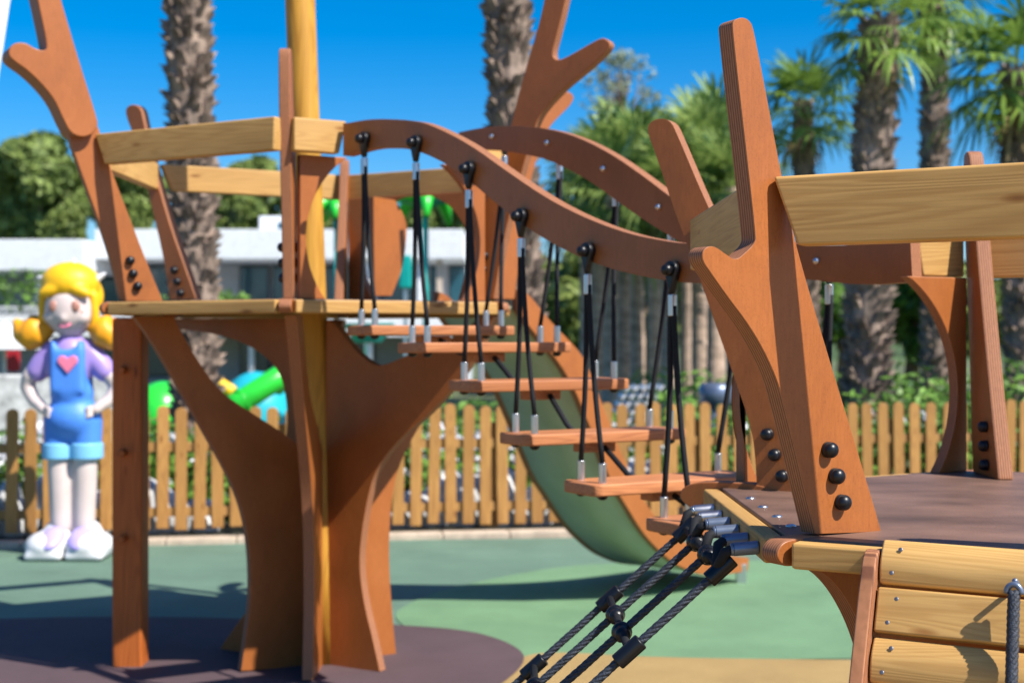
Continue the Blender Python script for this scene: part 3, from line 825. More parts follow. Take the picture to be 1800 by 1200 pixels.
blob('body', [('e',125,543,45,50,44,-.01), ('t',[(125,585,15),(125,615,20)]), ('e',125,561,7,5,6,-.175), ('e',98,558,14,13,10,-.11),('e',152,558,14,13,10,-.11),
     ('t',[(70,640,16),(52,662,15),(46,680,14,.02),(62,703,12,-.02),(82,716,10,-.07)]), ('e',84,719,13,9,9,-.08),
     ('t',[(180,640,16),(193,662,15),(203,680,14,.02),(195,703,12,-.02),(176,716,10,-.07)]), ('e',174,719,13,9,9,-.08),
     ('t',[(104,800,21),(106,860,20),(108,925,19)]), ('t',[(151,800,21),(150,860,20),(148,925,19)])], SKIN)
for s_ in (-1, 1):   # fingers of the hands on the hips
    for k in range(4):
        bm = bmesh.new(); u = 86 if s_ < 0 else 172
        tube(bm, [spx(u-s_*2, 714+k*4, -.10), spx(u-s_*10, 717+k*4.5, -.115), spx(u-s_*15, 720+k*4.5, -.10)], [4*K, 3.6*K, 3*K], 8)
        mesh_obj('finger', bm, SKIN, st_, smooth=True)
blob('hair', [('e',124,498,51,38,46,-.002), ('e',124,520,53,50,30,.07), ('t',[(80,520,9,-.05),(78,560,8,-.04),(84,584,6,-.03)]), ('t',[(168,520,9,-.05),(170,560,8,-.04),(164,584,6,-.03)]), ('e',101,511,25,11,10,-.138,-22), ('e',149,511,25,11,10,-.138,22)], HAIR, vox=.014, smooth_it=4)
for s_, pts in ((-1, [(90,572,14),(68,580,31),(50,587,30),(38,580,21),(29,567,9)]), (1, [(162,572,14),(180,580,31),(197,587,30),(208,580,21),(216,567,9)])):
    blob('pigtail', [('t', pts)], PIGT)
for pts in ([(88,492,8),(78,489,7),(68,488,4)], [(160,495,9),(172,489,7),(184,481,3)], [(133,470,8),(130,462,5),(130,456,3)]):
    blob('ribbon', [('t', pts)], WPLAS, vox=.008, smooth_it=2)
for u in (107, 145):
    bm = bmesh.new(); ball(bm, spx(u, 539, -.160), 1, (8*K, 4*K, 10*K)); mesh_obj('eye', bm, BRN, st_, smooth=True)
    bm = bmesh.new(); ball(bm, spx(u-5 if u < 120 else u+5, 548, -.135), 1, (9*K, 3*K, 6*K)); mesh_obj('cheek', bm, mat_plain('painted blush', (.78,.42,.38), .4), st_, smooth=True)
bm = bmesh.new(); tube(bm, [spx(115, 570, -.150), spx(120, 574, -.160), spx(126, 575, -.162), spx(132, 573, -.158), spx(136, 569, -.148)], 1.6*K, 8)
mesh_obj('mouth', bm, PNK, st_, smooth=True)
blob('shirt', [('e',125,640,42,46,34), ('t',[(95,618,22),(74,640,21),(66,652,20)]), ('t',[(155,618,22),(176,640,21),(184,652,20)]), ('t',[(125,596,20),(125,620,34)])], TEE)
blob('dungarees', [('x',97,612,157,690,34,-.01), ('e',127,690,38,34,36), ('e',128,735,50,40,42), ('t',[(106,735,29),(104,785,26)]), ('t',[(151,735,29),(152,785,26)]),
     ('x',98,598,108,640,33,-.005), ('x',144,598,154,640,33,-.005)], DEN)
for u in (104, 152):
    bm = bmesh.new(); p = spx(u, 806); q = spx(u, 777)
    tube(bm, [p, p+Vector((0,0,.012)), q-Vector((0,0,.012)), q], [27*K, 29*K, 29*K, 27*K], 24)
    mesh_obj('cuff', bm, CUF, st_, bevel=.008)
bm = bmesh.new()
hp = [(0,-.052),(-.028,-.02),(-.056,.012),(-.058,.034),(-.044,.052),(-.022,.052),(0,.036),(.022,.052),(.044,.052),(.058,.034),(.056,.012),(.028,-.02)]
c = spx(131, 640, -.146)
a = [bm.verts.new((c.x+x*1.15, c.y-.012, c.z+z*1.15)) for x, z in hp]; b = [bm.verts.new((c.x+x*1.15, c.y+.02, c.z+z*1.15)) for x, z in hp]
bm.faces.new(a); bm.faces.new(b)
for k in range(12): bm.faces.new((a[k], a[(k+1)%12], b[(k+1)%12], b[k]))
mesh_obj('heart_patch', bm, PNK, st_, bevel=.006)
for s_, u in ((-1, 92), (1, 162)):
    blob('shoe', [('e',u,955,42,26,50,-.05), ('e',u-s_*10,934,26,22,26,.02), ('x',u-34,966,u+34,977,46,-.05)], WPLAS)
    bm = bmesh.new(); ball(bm, spx(u-s_*10, 941, -.125), 1, (22*K, 34*K, 12*K), R=Matrix.Rotation(math.radians(28), 3, 'X')); mesh_obj('shoe_tongue', bm, LIL, st_, smooth=True)

# ---------------------------------------------------------------- palms
BARKP = mat_noise('pale palm bark', (.40, .29, .22), .4, (4,4,9), .9, 6, .6, 30)
BARK = mat_noise('palm bark', (.215, .160, .125), .75, (7,7,5), .9, 6, .6, 30)
PALM = mat_leaf('palm leaf', (.035, .095, .012), (.27, .40, .075), 1.5, .38, .35)
PALML = mat_leaf('light palm leaf', (.055, .125, .022), (.32, .42, .11), 1.2, .4, .35)
PALMD = mat_leaf('dry palm leaf', (.20, .14, .06), (.36, .27, .13), 2, .7, .2)
def palm_trunk(bm, base, top_, r0, r1, boots=True):
    ax = top_-base; L = ax.length; d = ax/L; x, y = frame_of(d)
    n = int(L/.12)+2; pts = [base+d*L*k/n for k in range(n+1)]
    tube(bm, pts, [r0+(r1-r0)*k/n+random.uniform(-.006, .006) for k in range(n+1)], 14)
    if not boots: return
    st = .062; k = 0
    while k*st < L:
        p = base+d*k*st; r = r0+(r1-r0)*k*st/L
        m = max(7, int(2*PI*r/.085))
        for j in range(m):
            a = 2*PI*(j+.5*(k % 2))/m+random.uniform(-.3, .3)
            if random.random() < .14: continue
            o = x*math.cos(a)+y*math.sin(a); tt = d.cross(o)
            ln = random.uniform(.06, .16); wd = random.uniform(.024, .050); ou = random.uniform(.015, .085)*(r/.18)
            q = p+d*random.uniform(-.035, .035)
            v = [bm.verts.new(q+o*(r-.02)-tt*wd), bm.verts.new(q+o*(r-.02)+tt*wd),
                 bm.verts.new(q+o*(r+ou)+d*ln+tt*wd*.7), bm.verts.new(q+o*(r+ou)+d*ln-tt*wd*.7),
                 bm.verts.new(q+o*(r-.03)+d*ln*.9+tt*wd*.7), bm.verts.new(q+o*(r-.03)+d*ln*.9-tt*wd*.7)]
            for f in ((0,1,2,3),(3,2,4,5),(0,3,5),(1,4,2)): bm.faces.new([v[i] for i in f])
        k += 1
def fan(vs, fs, org, dr, up, L, R, droop, nleaf=15):
    """petiole + fan of folded pointed leaflets"""
    side = dr.cross(up).normalized(); up = side.cross(dr).normalized()
    pts = [org+dr*L*t+Vector((0,0,-droop*.30*L*t*t)) for t in (0, .5, 1)]
    for a, b in zip(pts, pts[1:]):
        i = len(vs); w_ = .014
        vs += [a-side*w_, a+side*w_, b+side*w_*.7, b-side*w_*.7]; fs.append((i, i+1, i+2, i+3))
    hub = pts[-1]; d2 = (pts[-1]-pts[-2]).normalized(); u2 = side.cross(d2).normalized()
    for k in range(nleaf):
        a = math.radians(-118+236*k/(nleaf-1)+random.uniform(-5, 5))
        dl = d2*math.cos(a)+side*math.sin(a)
        ll = R*(1-.28*abs(a)/2.06)*random.uniform(.85, 1.08)
        tt = u2.cross(dl).normalized()
        z = u2*(.05*R)
        wq = R*.046
        m1 = hub+dl*ll*.55+z*.6+Vector((0,0,-droop*.10*ll)); m2 = hub+dl*ll*.82+Vector((0,0,-droop*.30*ll)); tip = hub+dl*ll*.97+Vector((0,0,-droop*.62*ll))
        i = len(vs)
        vs += [hub-tt*wq*.25, hub+tt*wq*.25, m1+tt*wq, m1-tt*wq, m2+tt*wq*.6, m2-tt*wq*.6, tip]
        fs += [(i, i+1, i+2, i+3), (i+3, i+2, i+4, i+5), (i+5, i+4, i+6)]
def palm(base, top_, r0, r1, label, R=.6, nf=26, group='palm trees beyond the fence', dead=6, L=.75, boots=True, name='palm_tree', leaf=None):
    t = thing(name, base, label, 'palm tree', group)
    bm = bmesh.new(); palm_trunk(bm, base, top_, r0, r1, boots)
    mesh_obj('trunk', bm, BARK if boots else BARKP, t)
    vs, fs, mi = [], [], []
    for k in range(nf):
        az = k*2.39996+random.uniform(-.2, .2); f = (k+.5)/nf
        el = math.radians(82-112*f**.9+random.uniform(-8, 8))
        dr = Vector((math.cos(az)*math.cos(el), math.sin(az)*math.cos(el), math.sin(el)))
        n0 = len(fs)
        fan(vs, fs, top_+Vector((0,0,-.15*f)), dr, Vector((0,0,1)) if abs(el) < 1.3 else Vector((math.cos(az+PI), math.sin(az+PI), 0)), L*random.uniform(.8, 1.1), R*random.uniform(.8, 1.15), .22+.62*f, 16)
        mi += [0]*(len(fs)-n0)
    for k in range(dead):
        az = k*2.1+random.uniform(-.4, .4); el = math.radians(random.uniform(-75, -50))
        dr = Vector((math.cos(az)*math.cos(el), math.sin(az)*math.cos(el), math.sin(el)))
        n0 = len(fs)
        fan(vs, fs, top_+Vector((0,0,-.28)), dr, Vector((math.cos(az), math.sin(az), .3)), L*.5, R*.75, .9, 11)
        mi += [1]*(len(fs)-n0)
    pydata_obj('crown', vs, fs, [leaf or PALM, PALMD], t, midx=mi)
    return t
def gz(u, Y): p = at(u, 590, Y); p.z = -.03; return p
palm(gz(350, 13), at(318, -560, 13)+Vector((0,0,.2)), .20, .175, 'palm with thick shaggy trunk rising behind the left play tower')
palm(gz(930, 13), at(866, -520, 13), .20, .18, 'palm with shaggy trunk between the yellow mast and the forked brown branch', )
palm(gz(1516, 13.5), at(1545, 38, 13.5), .215, .155, 'stout palm with full crown, its trunk right of the tallest foreground branch', .42, 26, L=.42, dead=3)
palm(gz(1648, 19), at(1640, -8, 19), .19, .15, 'slimmer palm standing just right of the stout palm, crown cut by the top edge', .55, 24, L=.5, dead=4)
palm(gz(1425, 21), at(1412, 185, 21), .16, .13, 'palm with drooping crown directly behind the tip of the tallest foreground branch', .56, 28, L=.52, dead=4)
palm(gz(1800, 17), at(1785, 125, 17), .19, .16, 'palm at the right edge with dark green crown above the foreground rail', .66, 26, L=.6, dead=4)
grove = [(1072, 25, 345, .13), (1122, 26.5, 300, .13), (1178, 24, 330, .14), (1232, 25.5, 262, .15), (1262, 28, 250, .14), (1030, 30, 330, .13), (1292, 23, 330, .13), (1052, 30, 300, .15), (1100, 31, 270, .15), (1152, 29, 285, .15), (1208, 30, 300, .16), (1256, 24, 345, .14)]
gl = ['short palm left of the grove, seen through the far bridge rail', 'slim palm of the grove, second trunk beyond the hanging steps', 'palm of the grove just left of the dark rounded branch tip', 'taller palm of the grove right behind the dark rounded branch',
      'tall palm of the grove between the two foreground branches', 'small pale palm behind the forked brown branch', 'low palm trunk half hidden by the foreground branch foot', 'far slim palm of the grove, first pale trunk right of the slide', 'far slim palm of the grove between the second and third hanging ropes', 'far slim palm of the grove behind the fifth hanger of the near rail', 'far slim palm of the grove behind the last hanger of the near rail', 'low palm of the grove touching the dark branch on its left']
for (u, Y, v, r), lb in zip(grove, gl):
    palm(gz(u, Y), at(u+random.uniform(-6, 6), v, Y), r*1.1, r*.9, lb, random.uniform(.75, .95), 26, L=random.uniform(.6, .8), dead=4, boots=False, leaf=PALML)

# ---------------------------------------------------------------- broadleaf trees, pines, shrubs
def leaf_cloud(vs, fs, c, rad, n, size, flat_=.8):
    for _ in range(n):
        while True:
            q = Vector((random.uniform(-1,1), random.uniform(-1,1), random.uniform(-1,1)))
            if .25 < q.length < 1: break
        q = q*(q.length**-.35)
        p = Vector((c[0]+q.x*rad[0], c[1]+q.y*rad[1], c[2]+q.z*rad[2]))
        nrm = (q+Vector((random.uniform(-.8,.8), random.uniform(-.8,.8), random.uniform(-.3,.9)))).normalized()
        x, y = frame_of(nrm); s = size*random.uniform(.6, 1.3); a = random.uniform(0, PI)
        x, y = x*math.cos(a)+y*math.sin(a), y*math.cos(a)-x*math.sin(a)
        i = len(vs)
        vs += [p-x*s, p-y*s*.45, p+x*s, p+y*s*.45]; fs.append((i, i+1, i+2, i+3))
PINEL = mat_leaf('pine foliage', (.045, .085, .016), (.23, .30, .075), .35, .6, .15)
OLVL = mat_leaf('pale pine foliage', (.14, .19, .12), (.34, .39, .27), .5, .6, .2)
YGL = mat_leaf('yellow green foliage', (.06, .10, .02), (.24, .30, .07), .8, .5, .2)
BUSHL = mat_leaf('shrub foliage', (.024, .075, .012), (.21, .38, .065), 2.5, .45, .25)
TRK = mat_noise('grey brown bark', (.17, .12, .085), .4, (6,6,2), .9, 6, .5, 20)
def tree(name, u, Y, v_top, v_bot, wpx, label, cat, mat, clumps=16, leaves=260, size=None, airy=False, group=None):
    c = at(u, (v_top+v_bot)/2, Y); H = (v_bot-v_top)*Y/F/2; Wd = wpx*Y/F/2
    base = gz(u, Y); size = size or .035*Y*.35
    t = thing(name, base, label, cat, group)
    bm = bmesh.new()
    top_ = Vector((c.x, c.y, c.z+H*.3))
    tube(bm, [base, base.lerp(top_, .4)+Vector((Wd*.05, 0, 0)), base.lerp(top_, .75), top_], [Wd*.10+.05, Wd*.075+.04, Wd*.05+.02, .02], 10)
    vs, fs = [], []
    for k in range(clumps):
        a = random.uniform(0, 2*PI); rr = math.sqrt(random.random()); zz = random.uniform(-1, 1)
        lim = math.sqrt(max(.05, 1-zz*zz*.9))
        q = Vector((c.x+math.cos(a)*rr*Wd*.8*lim, c.y+math.sin(a)*rr*Wd*.8*lim, c.z+zz*H*.78))
        cr = random.uniform(.15, .36)*(1 if not airy else .55)
        leaf_cloud(vs, fs, q, (Wd*cr*1.2, Wd*cr*1.2, min(H, Wd)*cr), leaves, size)
        s0 = base.lerp(top_, random.uniform(.55, .95))
        tube(bm, [s0, s0.lerp(q, .55)+Vector((0,0,-.08*H)), q], [Wd*.03+.01, Wd*.018+.008, .006], 6)
    mesh_obj('trunk', bm, TRK, t, smooth=True)
    pydata_obj('crown', vs, fs, mat, t)
    return t
hill = 'pines on the slope behind the white building'
tree('pine_tree', 70, 70, 228, 430, 200, 'dark broad pine behind the white building at the left edge', 'pine tree', PINEL, 30, 420, .42, group=hill)
tree('pine_tree', -20, 74, 280, 430, 150, 'pine cut off by the left edge of the picture', 'pine tree', PINEL, 22, 420, .42, group=hill)
tree('shrub_tree', 135, 62, 360, 430, 90, 'round yellow green tree just above the flat white roof', 'tree', YGL, 12, 300, .28, group=hill)
tree('pine_tree', 215, 72, 285, 420, 150, 'dark pine seen between the leaning branch posts of the left tower', 'pine tree', PINEL, 24, 420, .42, group=hill)
tree('pine_tree', 345, 75, 300, 420, 150, 'pine hidden partly by the thick left palm trunk', 'pine tree', PINEL, 22, 400, .42, group=hill)
tree('pine_tree', 455, 72, 272, 420, 130, 'pine between the left palm trunk and the yellow mast', 'pine tree', PINEL, 22, 420, .42, group=hill)
tree('shrub_tree', 410, 62, 335, 420, 90, 'low yellow green tree left of the white roof block', 'tree', YGL, 12, 300, .28, group=hill)
tree('pine_tree', 600, 74, 330, 470, 190, 'dark trees behind the round bridge opening', 'pine tree', PINEL, 24, 400, .42, group=hill)
tree('pine_tree', 790, 70, 330, 500, 190, 'dark trees behind the plastic palm', 'pine tree', PINEL, 24, 400, .42, group=hill)
tree('tall_pine_tree', 1090, 46, 70, 330, 190, 'tall thin airy pine with grey green needles in the blue sky', 'pine tree', OLVL, 64, 34, .09, True)
bk = [(1010,36,430,640,150),(1130,38,420,640,170),(1250,36,430,640,170),(1370,38,420,640,170),(1480,36,420,640,160),(1600,38,420,640,170),(1720,36,420,640,170),(1840,38,410,640,160),(920,40,440,640,140)]
bl = ['leafy tree behind the left end of the palm grove','leafy tree behind the middle of the palm grove','leafy tree seen between the near branches','leafy tree behind the tallest near branch foot','leafy tree behind the stout palm trunk','leafy tree right of the stout palm trunk','leafy tree behind the right hand arch of the near tower','leafy tree at the right edge of the picture','leafy tree between the far tower and the palm grove']
for (u, Y, a, b, wp), lb in zip(bk, bl):
    tree('leafy_tree', u, Y, a, b, wp*1.25, lb, 'tree', (YGL if u < 1400 else random.choice([BUSHL, YGL])), 20, 300, .20, group='leafy trees behind the palm grove')
# shrubs behind the fence
FLOW = mat_plain('white petals', (.85, .86, .90), .6)
def along(u): # point on the fence line under photo column u
    kx = (u-CU)/F
    tt = (kx*FA.y-FA.x)/(fd.x-kx*fd.y); return FA+fd*tt
def shrub(u, dY, w_, h, label, mat=BUSHL, flowers=0, n=900, size=.05):
    dY += .45
    p = along(u); k = (p.y+dY)/p.y; p = Vector((p.x*k, p.y*k, 0))
    t = thing('shrub', p, label, 'shrub', 'shrubs behind the fence')
    vs, fs = [], []
    for k in range(9):
        q = (p.x+random.uniform(-.5,.5)*w_, p.y+random.uniform(-.3,.3), h*random.uniform(.25, .72))
        leaf_cloud(vs, fs, q, (w_*.33, .30, h*.33), n//9, size)
    pydata_obj('foliage', vs, fs, mat, t)
    bm = bmesh.new()
    for k in range(5): tube(bm, [p+Vector((random.uniform(-.1,.1), random.uniform(-.1,.1), 0)), p+Vector((random.uniform(-.5,.5)*w_*.8, random.uniform(-.2,.2), h*.7))], [.012, .005], 6)
    mesh_obj('stem', bm, TRK, t)
    if flowers:
        vs, fs = [], []
        for k in range(int(flowers*1.6)):
            q = (p.x+random.uniform(-.55,.55)*w_, p.y-random.uniform(.05,.42), h*random.uniform(.15, 1.0))
            leaf_cloud(vs, fs, q, (.045,.045,.045), 22, .038)
        pydata_obj('flowers', vs, fs, FLOW, t)['kind'] = 'stuff'
    return t
rows = [(10,.6,.8,.75,16),(85,.7,.8,.8,14),(160,.6,.8,.7,14),(240,.7,.8,.85,5),(320,.6,.8,.8,0),(400,.7,.8,.75,4),(480,.6,.8,.8,6),(560,.7,.9,.8,0),(640,.6,.8,.75,8),(715,.5,.7,.8,26),(790,.6,.8,.75,30),(870,.5,.7,.7,34),(950,.7,.8,.8,14),(1040,.6,.8,.85,10),(1120,.7,.8,.9,8),(1200,.6,.9,1.0,3),(1290,.8,.9,1.0,0),(1380,.7,.9,1.0,0),(1470,.8,.9,1.0,2),(1560,.7,.9,1.0,2),(1650,.9,.9,1.25,2),(1740,.8,.9,1.1,0),(1820,.7,.9,1.1,0)]
where = ['at the left edge','behind the statue\'s shoulder side','behind the statue\'s right side','beside the square post','right of the square post','below the green slide','behind the left trunk fin','behind the tower trunk','right of the tower trunk','thick with white blossom beside the tower','in full white blossom left of the slide','white blossom bush hidden partly by the slide','behind the slide foot','under the hanging steps','beside the white loungers','behind the lowest hanging step','behind the dark branch foot','between the two near branches','right of the near branch','left of the near arch','tall behind the near arch','behind the right corner post','at the right edge']
for (u, dy, w_, h, fl), wh in zip(rows, where):
    shrub(u, dy, w_, h, 'green shrub behind the picket fence, '+wh, BUSHL, fl)
def hedge(u0, u1, Y, h, label):
    a, b = gz(u0, Y), gz(u1, Y)
    t = thing('hedge', (a+b)/2, label, 'hedge')
    vs, fs = [], []
    n = int((b-a).length/.45)
    for k in range(n+1):
        q = a.lerp(b, k/n); leaf_cloud(vs, fs, (q.x, q.y+random.uniform(-.2,.2), h*.5), (.42, .5, h*.55*random.uniform(.8,1.12)), 420, .06)
    pydata_obj('foliage', vs, fs, BUSHL, t)
    bm = bmesh.new()
    for k in range(n+1): q = a.lerp(b, k/n); tube(bm, [q, q+Vector((.03,0,h*.8))], [.03,.012], 6)
    mesh_obj('stem', bm, TRK, t)
hedge(1150, 1860, 15.5, 1.15, 'long bright green hedge behind the fence on the right')
hedge(680, 1000, 16.5, .8, 'low green hedge behind the fence beside the slide')

# ---------------------------------------------------------------- hillside
bm = bmesh.new()
NX, NY = 40, 10
g = [[bm.verts.new((-90+180*i/NX, 85+12*j, -.1+(j/NY)**.8*(7.5+2.2*noise.noise(Vector((i*.35, j*.3, 3)))))) for i in range(NX+1)] for j in range(NY+1)]
for j in range(NY):
    for i in range(NX): bm.faces.new((g[j][i], g[j][i+1], g[j+1][i+1], g[j+1][i]))
tag(mesh_obj('hillside', bm, mat_noise('wooded slope', (.050, .085, .025), .7, (.5,.5,.5), .95, 8, .8, 3), smooth=True), kind='structure')

# ---------------------------------------------------------------- white building
BY = 40.0; BK = BY/F
def bz(v): return EYE-(v-HV)*BK
def bx(u): return (u-CU)*BK
GLASS = mat_plain('dark blue glass', (.020, .085, .120), .08, 0, .8)
SHADE = mat_plain('recess shade render', (.52, .54, .57), .8)  # shade of the recess under the roofs, put into the wall colour
vb = thing('white_building', (bx(380), BY+3, 0), 'low modern white building with flat roofs and dark glazing behind the fence', 'building')
def bbox(name, u0, u1, v0, v1, y0, y1, mat, parent=vb, bev=.02):
    bm = bmesh.new(); box(bm, ((bx(u0)+bx(u1))/2, (y0+y1)/2, (bz(v0)+bz(v1))/2), (bx(u1)-bx(u0), y1-y0, bz(v0)-bz(v1)))
    return mesh_obj(name, bm, mat, parent, bevel=bev)
bbox('roof', -160, 166, 425, 478, BY-1.0, BY+9, WHITE)
bbox('roof', 166.2, 815, 403, 455, BY, BY+9, WHITE)
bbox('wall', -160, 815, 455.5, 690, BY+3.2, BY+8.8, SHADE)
ph = bbox('roof_room', 422, 506, 364, 402.8, BY+3, BY+7, WHITE)
bbox('window', 458, 486, 376, 400, BY+2.97, BY+2.999, GLASS, ph, 0)
for u in (60, 372, 512, 640, 738):
    bbox('column', u-6, u+6, 455.5 if u > 166 else 478.5, 560, BY+.3, BY+.6, WHITE)
bbox('column', 766, 776, 455.5, 560, BY+.3, BY+.6, mat_plain('beige render', (.55,.45,.36), .8))
bbox('balcony', -160, 815, 556.5, 592, BY-.6, BY+3.1, WHITE)
for (a, b) in ((70, 190), (200, 300), (384, 440), (446, 504), (540, 630), (650, 730), (745, 765), (780, 812)):
    wn = bbox('window', a, b, 457 if a > 190 else 479, 556, BY+3.1, BY+3.195, mat_plain('dark window frame', (.05,.06,.07), .4) if a == 70 else bpy.data.materials['dark window frame'], vb, 0)
    bbox('pane', a+3, b-3, 460 if a > 190 else 481, 553, BY+3.06, BY+3.098, GLASS, wn, 0)
for (a, b) in ((70, 180), (200, 300), (384, 440), (446, 504), (540, 640)):
    wn = bbox('window', a, b, 600, 668, BY+3.1, BY+3.195, bpy.data.materials['dark window frame'], vb, 0)
    bbox('pane', a+3, b-3, 602, 664, BY+3.06, BY+3.098, GLASS, wn, 0)
for u in (378, 443, 508):
    bbox('column', u-4, u+4, 592.5, 690, BY-.2, BY+.1, WHITE)
bm = bmesh.new()
for u in range(-150, 815, 9): box(bm, (bx(u), BY-.5, bz(551)), (.035, .035, bz(542)-bz(560)))
box(bm, ((bx(-160)+bx(815))/2, BY-.5, bz(541)), (bx(815)-bx(-160), .06, .05))
mesh_obj('railing', bm, WHITE, vb)
for n_, (u, v, Y, wd, hh, lb) in enumerate([(345, 560, 39.0, 1.6, .8, 'planted shrub along the balcony left of the yellow mast'), (455, 558, 39.2, 1.4, .55, 'planted shrub on the balcony under the dark glazing'), (20, 545, 38, 1.8, 1.0, 'planted shrub on the balcony at the left edge')]):
    p = at(u, v, Y); t = thing('balcony_shrub', p, lb, 'shrub', 'planted shrubs on the balcony')
    vs, fs = [], []
    for k in range(6): leaf_cloud(vs, fs, (p.x+random.uniform(-.6,.6)*wd, Y, p.z+hh*random.uniform(.3,.8)), (wd*.35, .4, hh*.4), 90, .1)
    pydata_obj('foliage', vs, fs, BUSHL, t)
# garden wall, parasol, red banner on the far left
GW = mat_noise('white rubble stone', (.52, .52, .50), .45, (7,7,7), .9, 6, .8, 12)
bm = bmesh.new(); a = at(-40, 590, 19); b = at(205, 590, 19)
box(bm, ((a.x+b.x)/2, 19.1, .48), (b.x-a.x, .3, 1.0))
tag(mesh_obj('stone_wall', bm, GW, bevel=.03), 'white rubble stone wall behind the statue at the left', 'wall')
pa = at(8, 590, 24); pa.z = 0
t = thing('parasol', pa, 'white parasol at the left edge beside the statue', 'parasol')
bm = bmesh.new(); tube(bm, [pa, pa+Vector((0,0,1.75))], .03, 12); mesh_obj('pole', bm, WPLAS, t, smooth=True)
bm = bmesh.new()
apex = bm.verts.new(pa+Vector((0,0,1.72))); ring = [bm.verts.new(pa+Vector((.85*math.cos(2*PI*k/8), .85*math.sin(2*PI*k/8), 1.42))) for k in range(8)]; low_ = [bm.verts.new(v.co-Vector((0,0,.14))) for v in ring]
for k in range(8): bm.faces.new((apex, ring[k], ring[(k+1)%8])); bm.faces.new((ring[k], low_[k], low_[(k+1)%8], ring[(k+1)%8]))
mesh_obj('canopy', bm, WHITE, t)
pr = at(22, 590, 25); pr.z = 0
t = thing('red_board', pr, 'small dark red board standing under the white parasol', 'board')
bm = bmesh.new(); box(bm, (pr.x, 25, 1.06), (.26, .04, .36)); mesh_obj('panel', bm, mat_plain('dark red paint', (.40, .015, .03), .5), t, bevel=.01)
bm = bmesh.new(); tube(bm, [(pr.x, 25.03, 0), (pr.x, 25.03, .9)], .02, 8); mesh_obj('pole', bm, BLACK, t)
# white pole in the upper left corner
t = thing('white_pole', at(-150, 965, 9.9), 'leaning smooth white pole cut off by the upper left corner', 'pole')
bm = bmesh.new(); q0 = at(-150, 968, 9.9); q1 = at(17, -120, 9.9)
tube(bm, [q0, q0.lerp(q1, .5), q1], [.08, .075, .07], 20); mesh_obj('shaft', bm, WPLAS, t, smooth=True)
bm = bmesh.new(); bmesh.ops.create_cone(bm, cap_ends=True, segments=24, radius1=.16, radius2=.16, depth=.02, matrix=Matrix.Translation((q0.x, q0.y, .01))); mesh_obj('base_plate', bm, STEEL, t, bevel=.004)

# ---------------------------------------------------------------- splash park pieces behind the fence
GRN = mat_plain('bright green plastic', (.03, .58, .045), .3, 0, .5); TEAL = mat_plain('teal plastic', (.0, .30, .27), .35)
CYAN = mat_plain('turquoise plastic', (.02, .42, .52), .35); YEL = mat_plain('yellow plastic', (.85, .52, .01), .35)
ws = thing('water_slide', at(440, 590, 18)-Vector((0,0,1.5)), 'green tube water slide with a yellow lip in front of a turquoise dome', 'water slide')
bm = bmesh.new()
pts = [at(392, 722, 18), at(425, 705, 18), at(470, 676, 18), at(505, 655, 18.2), at(540, 640, 18.6), at(575, 628, 19.2)]
tube(bm, pts, .15, 20); mesh_obj('tube', bm, GRN, ws, smooth=True)
bm = bmesh.new()
for k in range(3): 
    p = pts[1].lerp(pts[4], k/2.0); d = (pts[3]-pts[2]).normalized(); tube(bm, [p-d*.02, p+d*.02], .172, 20)
mesh_obj('flange', bm, GRN, ws)
bm = bmesh.new(); tube(bm, [at(384, 674, 18.3), at(411, 690, 18.3)], [.085, .085], 16); mesh_obj('yellow_lip', bm, YEL, ws, smooth=True, bevel=.02)
for q in (pts[4], pts[5]):
    bm = bmesh.new(); tube(bm, [q, Vector((q.x, q.y, 0))], .05, 12); mesh_obj('support', bm, WPLAS, ws, smooth=True)
dm = thing('turquoise_dome', at(452, 590, 20)-Vector((0,0,1.5)), 'turquoise rounded play dome behind the green tube slide', 'play dome')
bm = bmesh.new(); c = at(450, 730, 20); ball(bm, c, 1, (.52, .5, .62), 24, 14); mesh_obj('shell', bm, CYAN, dm, smooth=True)
bm = bmesh.new(); tube(bm, [(c.x, c.y, 0), (c.x, c.y, c.z)], [.45, .50], 24); mesh_obj('base', bm, CYAN, dm, smooth=True)
dm = thing('green_dome', at(292, 590, 18)-Vector((0,0,1.5)), 'bright green rounded play mound left of the thick palm trunk', 'play dome')
bm = bmesh.new(); c = at(285, 728, 18); ball(bm, c, 1, (.36, .4, .42), 24, 14); mesh_obj('shell', bm, GRN, dm, smooth=True)
bm = bmesh.new(); tube(bm, [(c.x, c.y, 0), (c.x, c.y, c.z)], [.34, .345], 24); mesh_obj('base', bm, TEAL, dm, smooth=True)
def plastic_palm(u, v, Y, R, label):
    top_ = at(u, v, Y); t = thing('plastic_palm', (top_.x, Y, 0), label, 'play palm', 'green plastic palms of the splash park')
    bm = bmesh.new(); tube(bm, [(top_.x, Y, 0), (top_.x, Y, top_.z)], [.05, .05], 16); mesh_obj('stem', bm, TEAL, t, smooth=True)
    for k in range(7):
        a = 2*PI*k/7+.3; h = Vector((math.cos(a), math.sin(a), 0))
        bm = bmesh.new()
        pts = [top_+h*R*q_+Vector((0,0,R*(.30*math.sin(q_*2.4)-.45*q_**2.6))) for q_ in (0,.2,.4,.6,.8,1)]
        tube(bm, pts, [.07,.12,.145,.14,.11,.05], 14)
        mesh_obj('frond', bm, GRN if k % 3 else TEAL, t, smooth=True)
plastic_palm(748, 362, 24, 1.0, 'green plastic palm seen through the round bridge opening')
plastic_palm(592, 372, 25, .6, 'smaller green plastic palm behind the foot of the yellow mast')
t = thing('splash_sign', at(712, 590, 22)-Vector((0,0,1.5)), 'teal play panel on a pole behind the hanging ropes', 'play panel')
bm = bmesh.new(); q = at(712, 478, 22); box(bm, (q.x, 22, q.z), (.2, .08, .52)); mesh_obj('panel', bm, TEAL, t, bevel=.04)
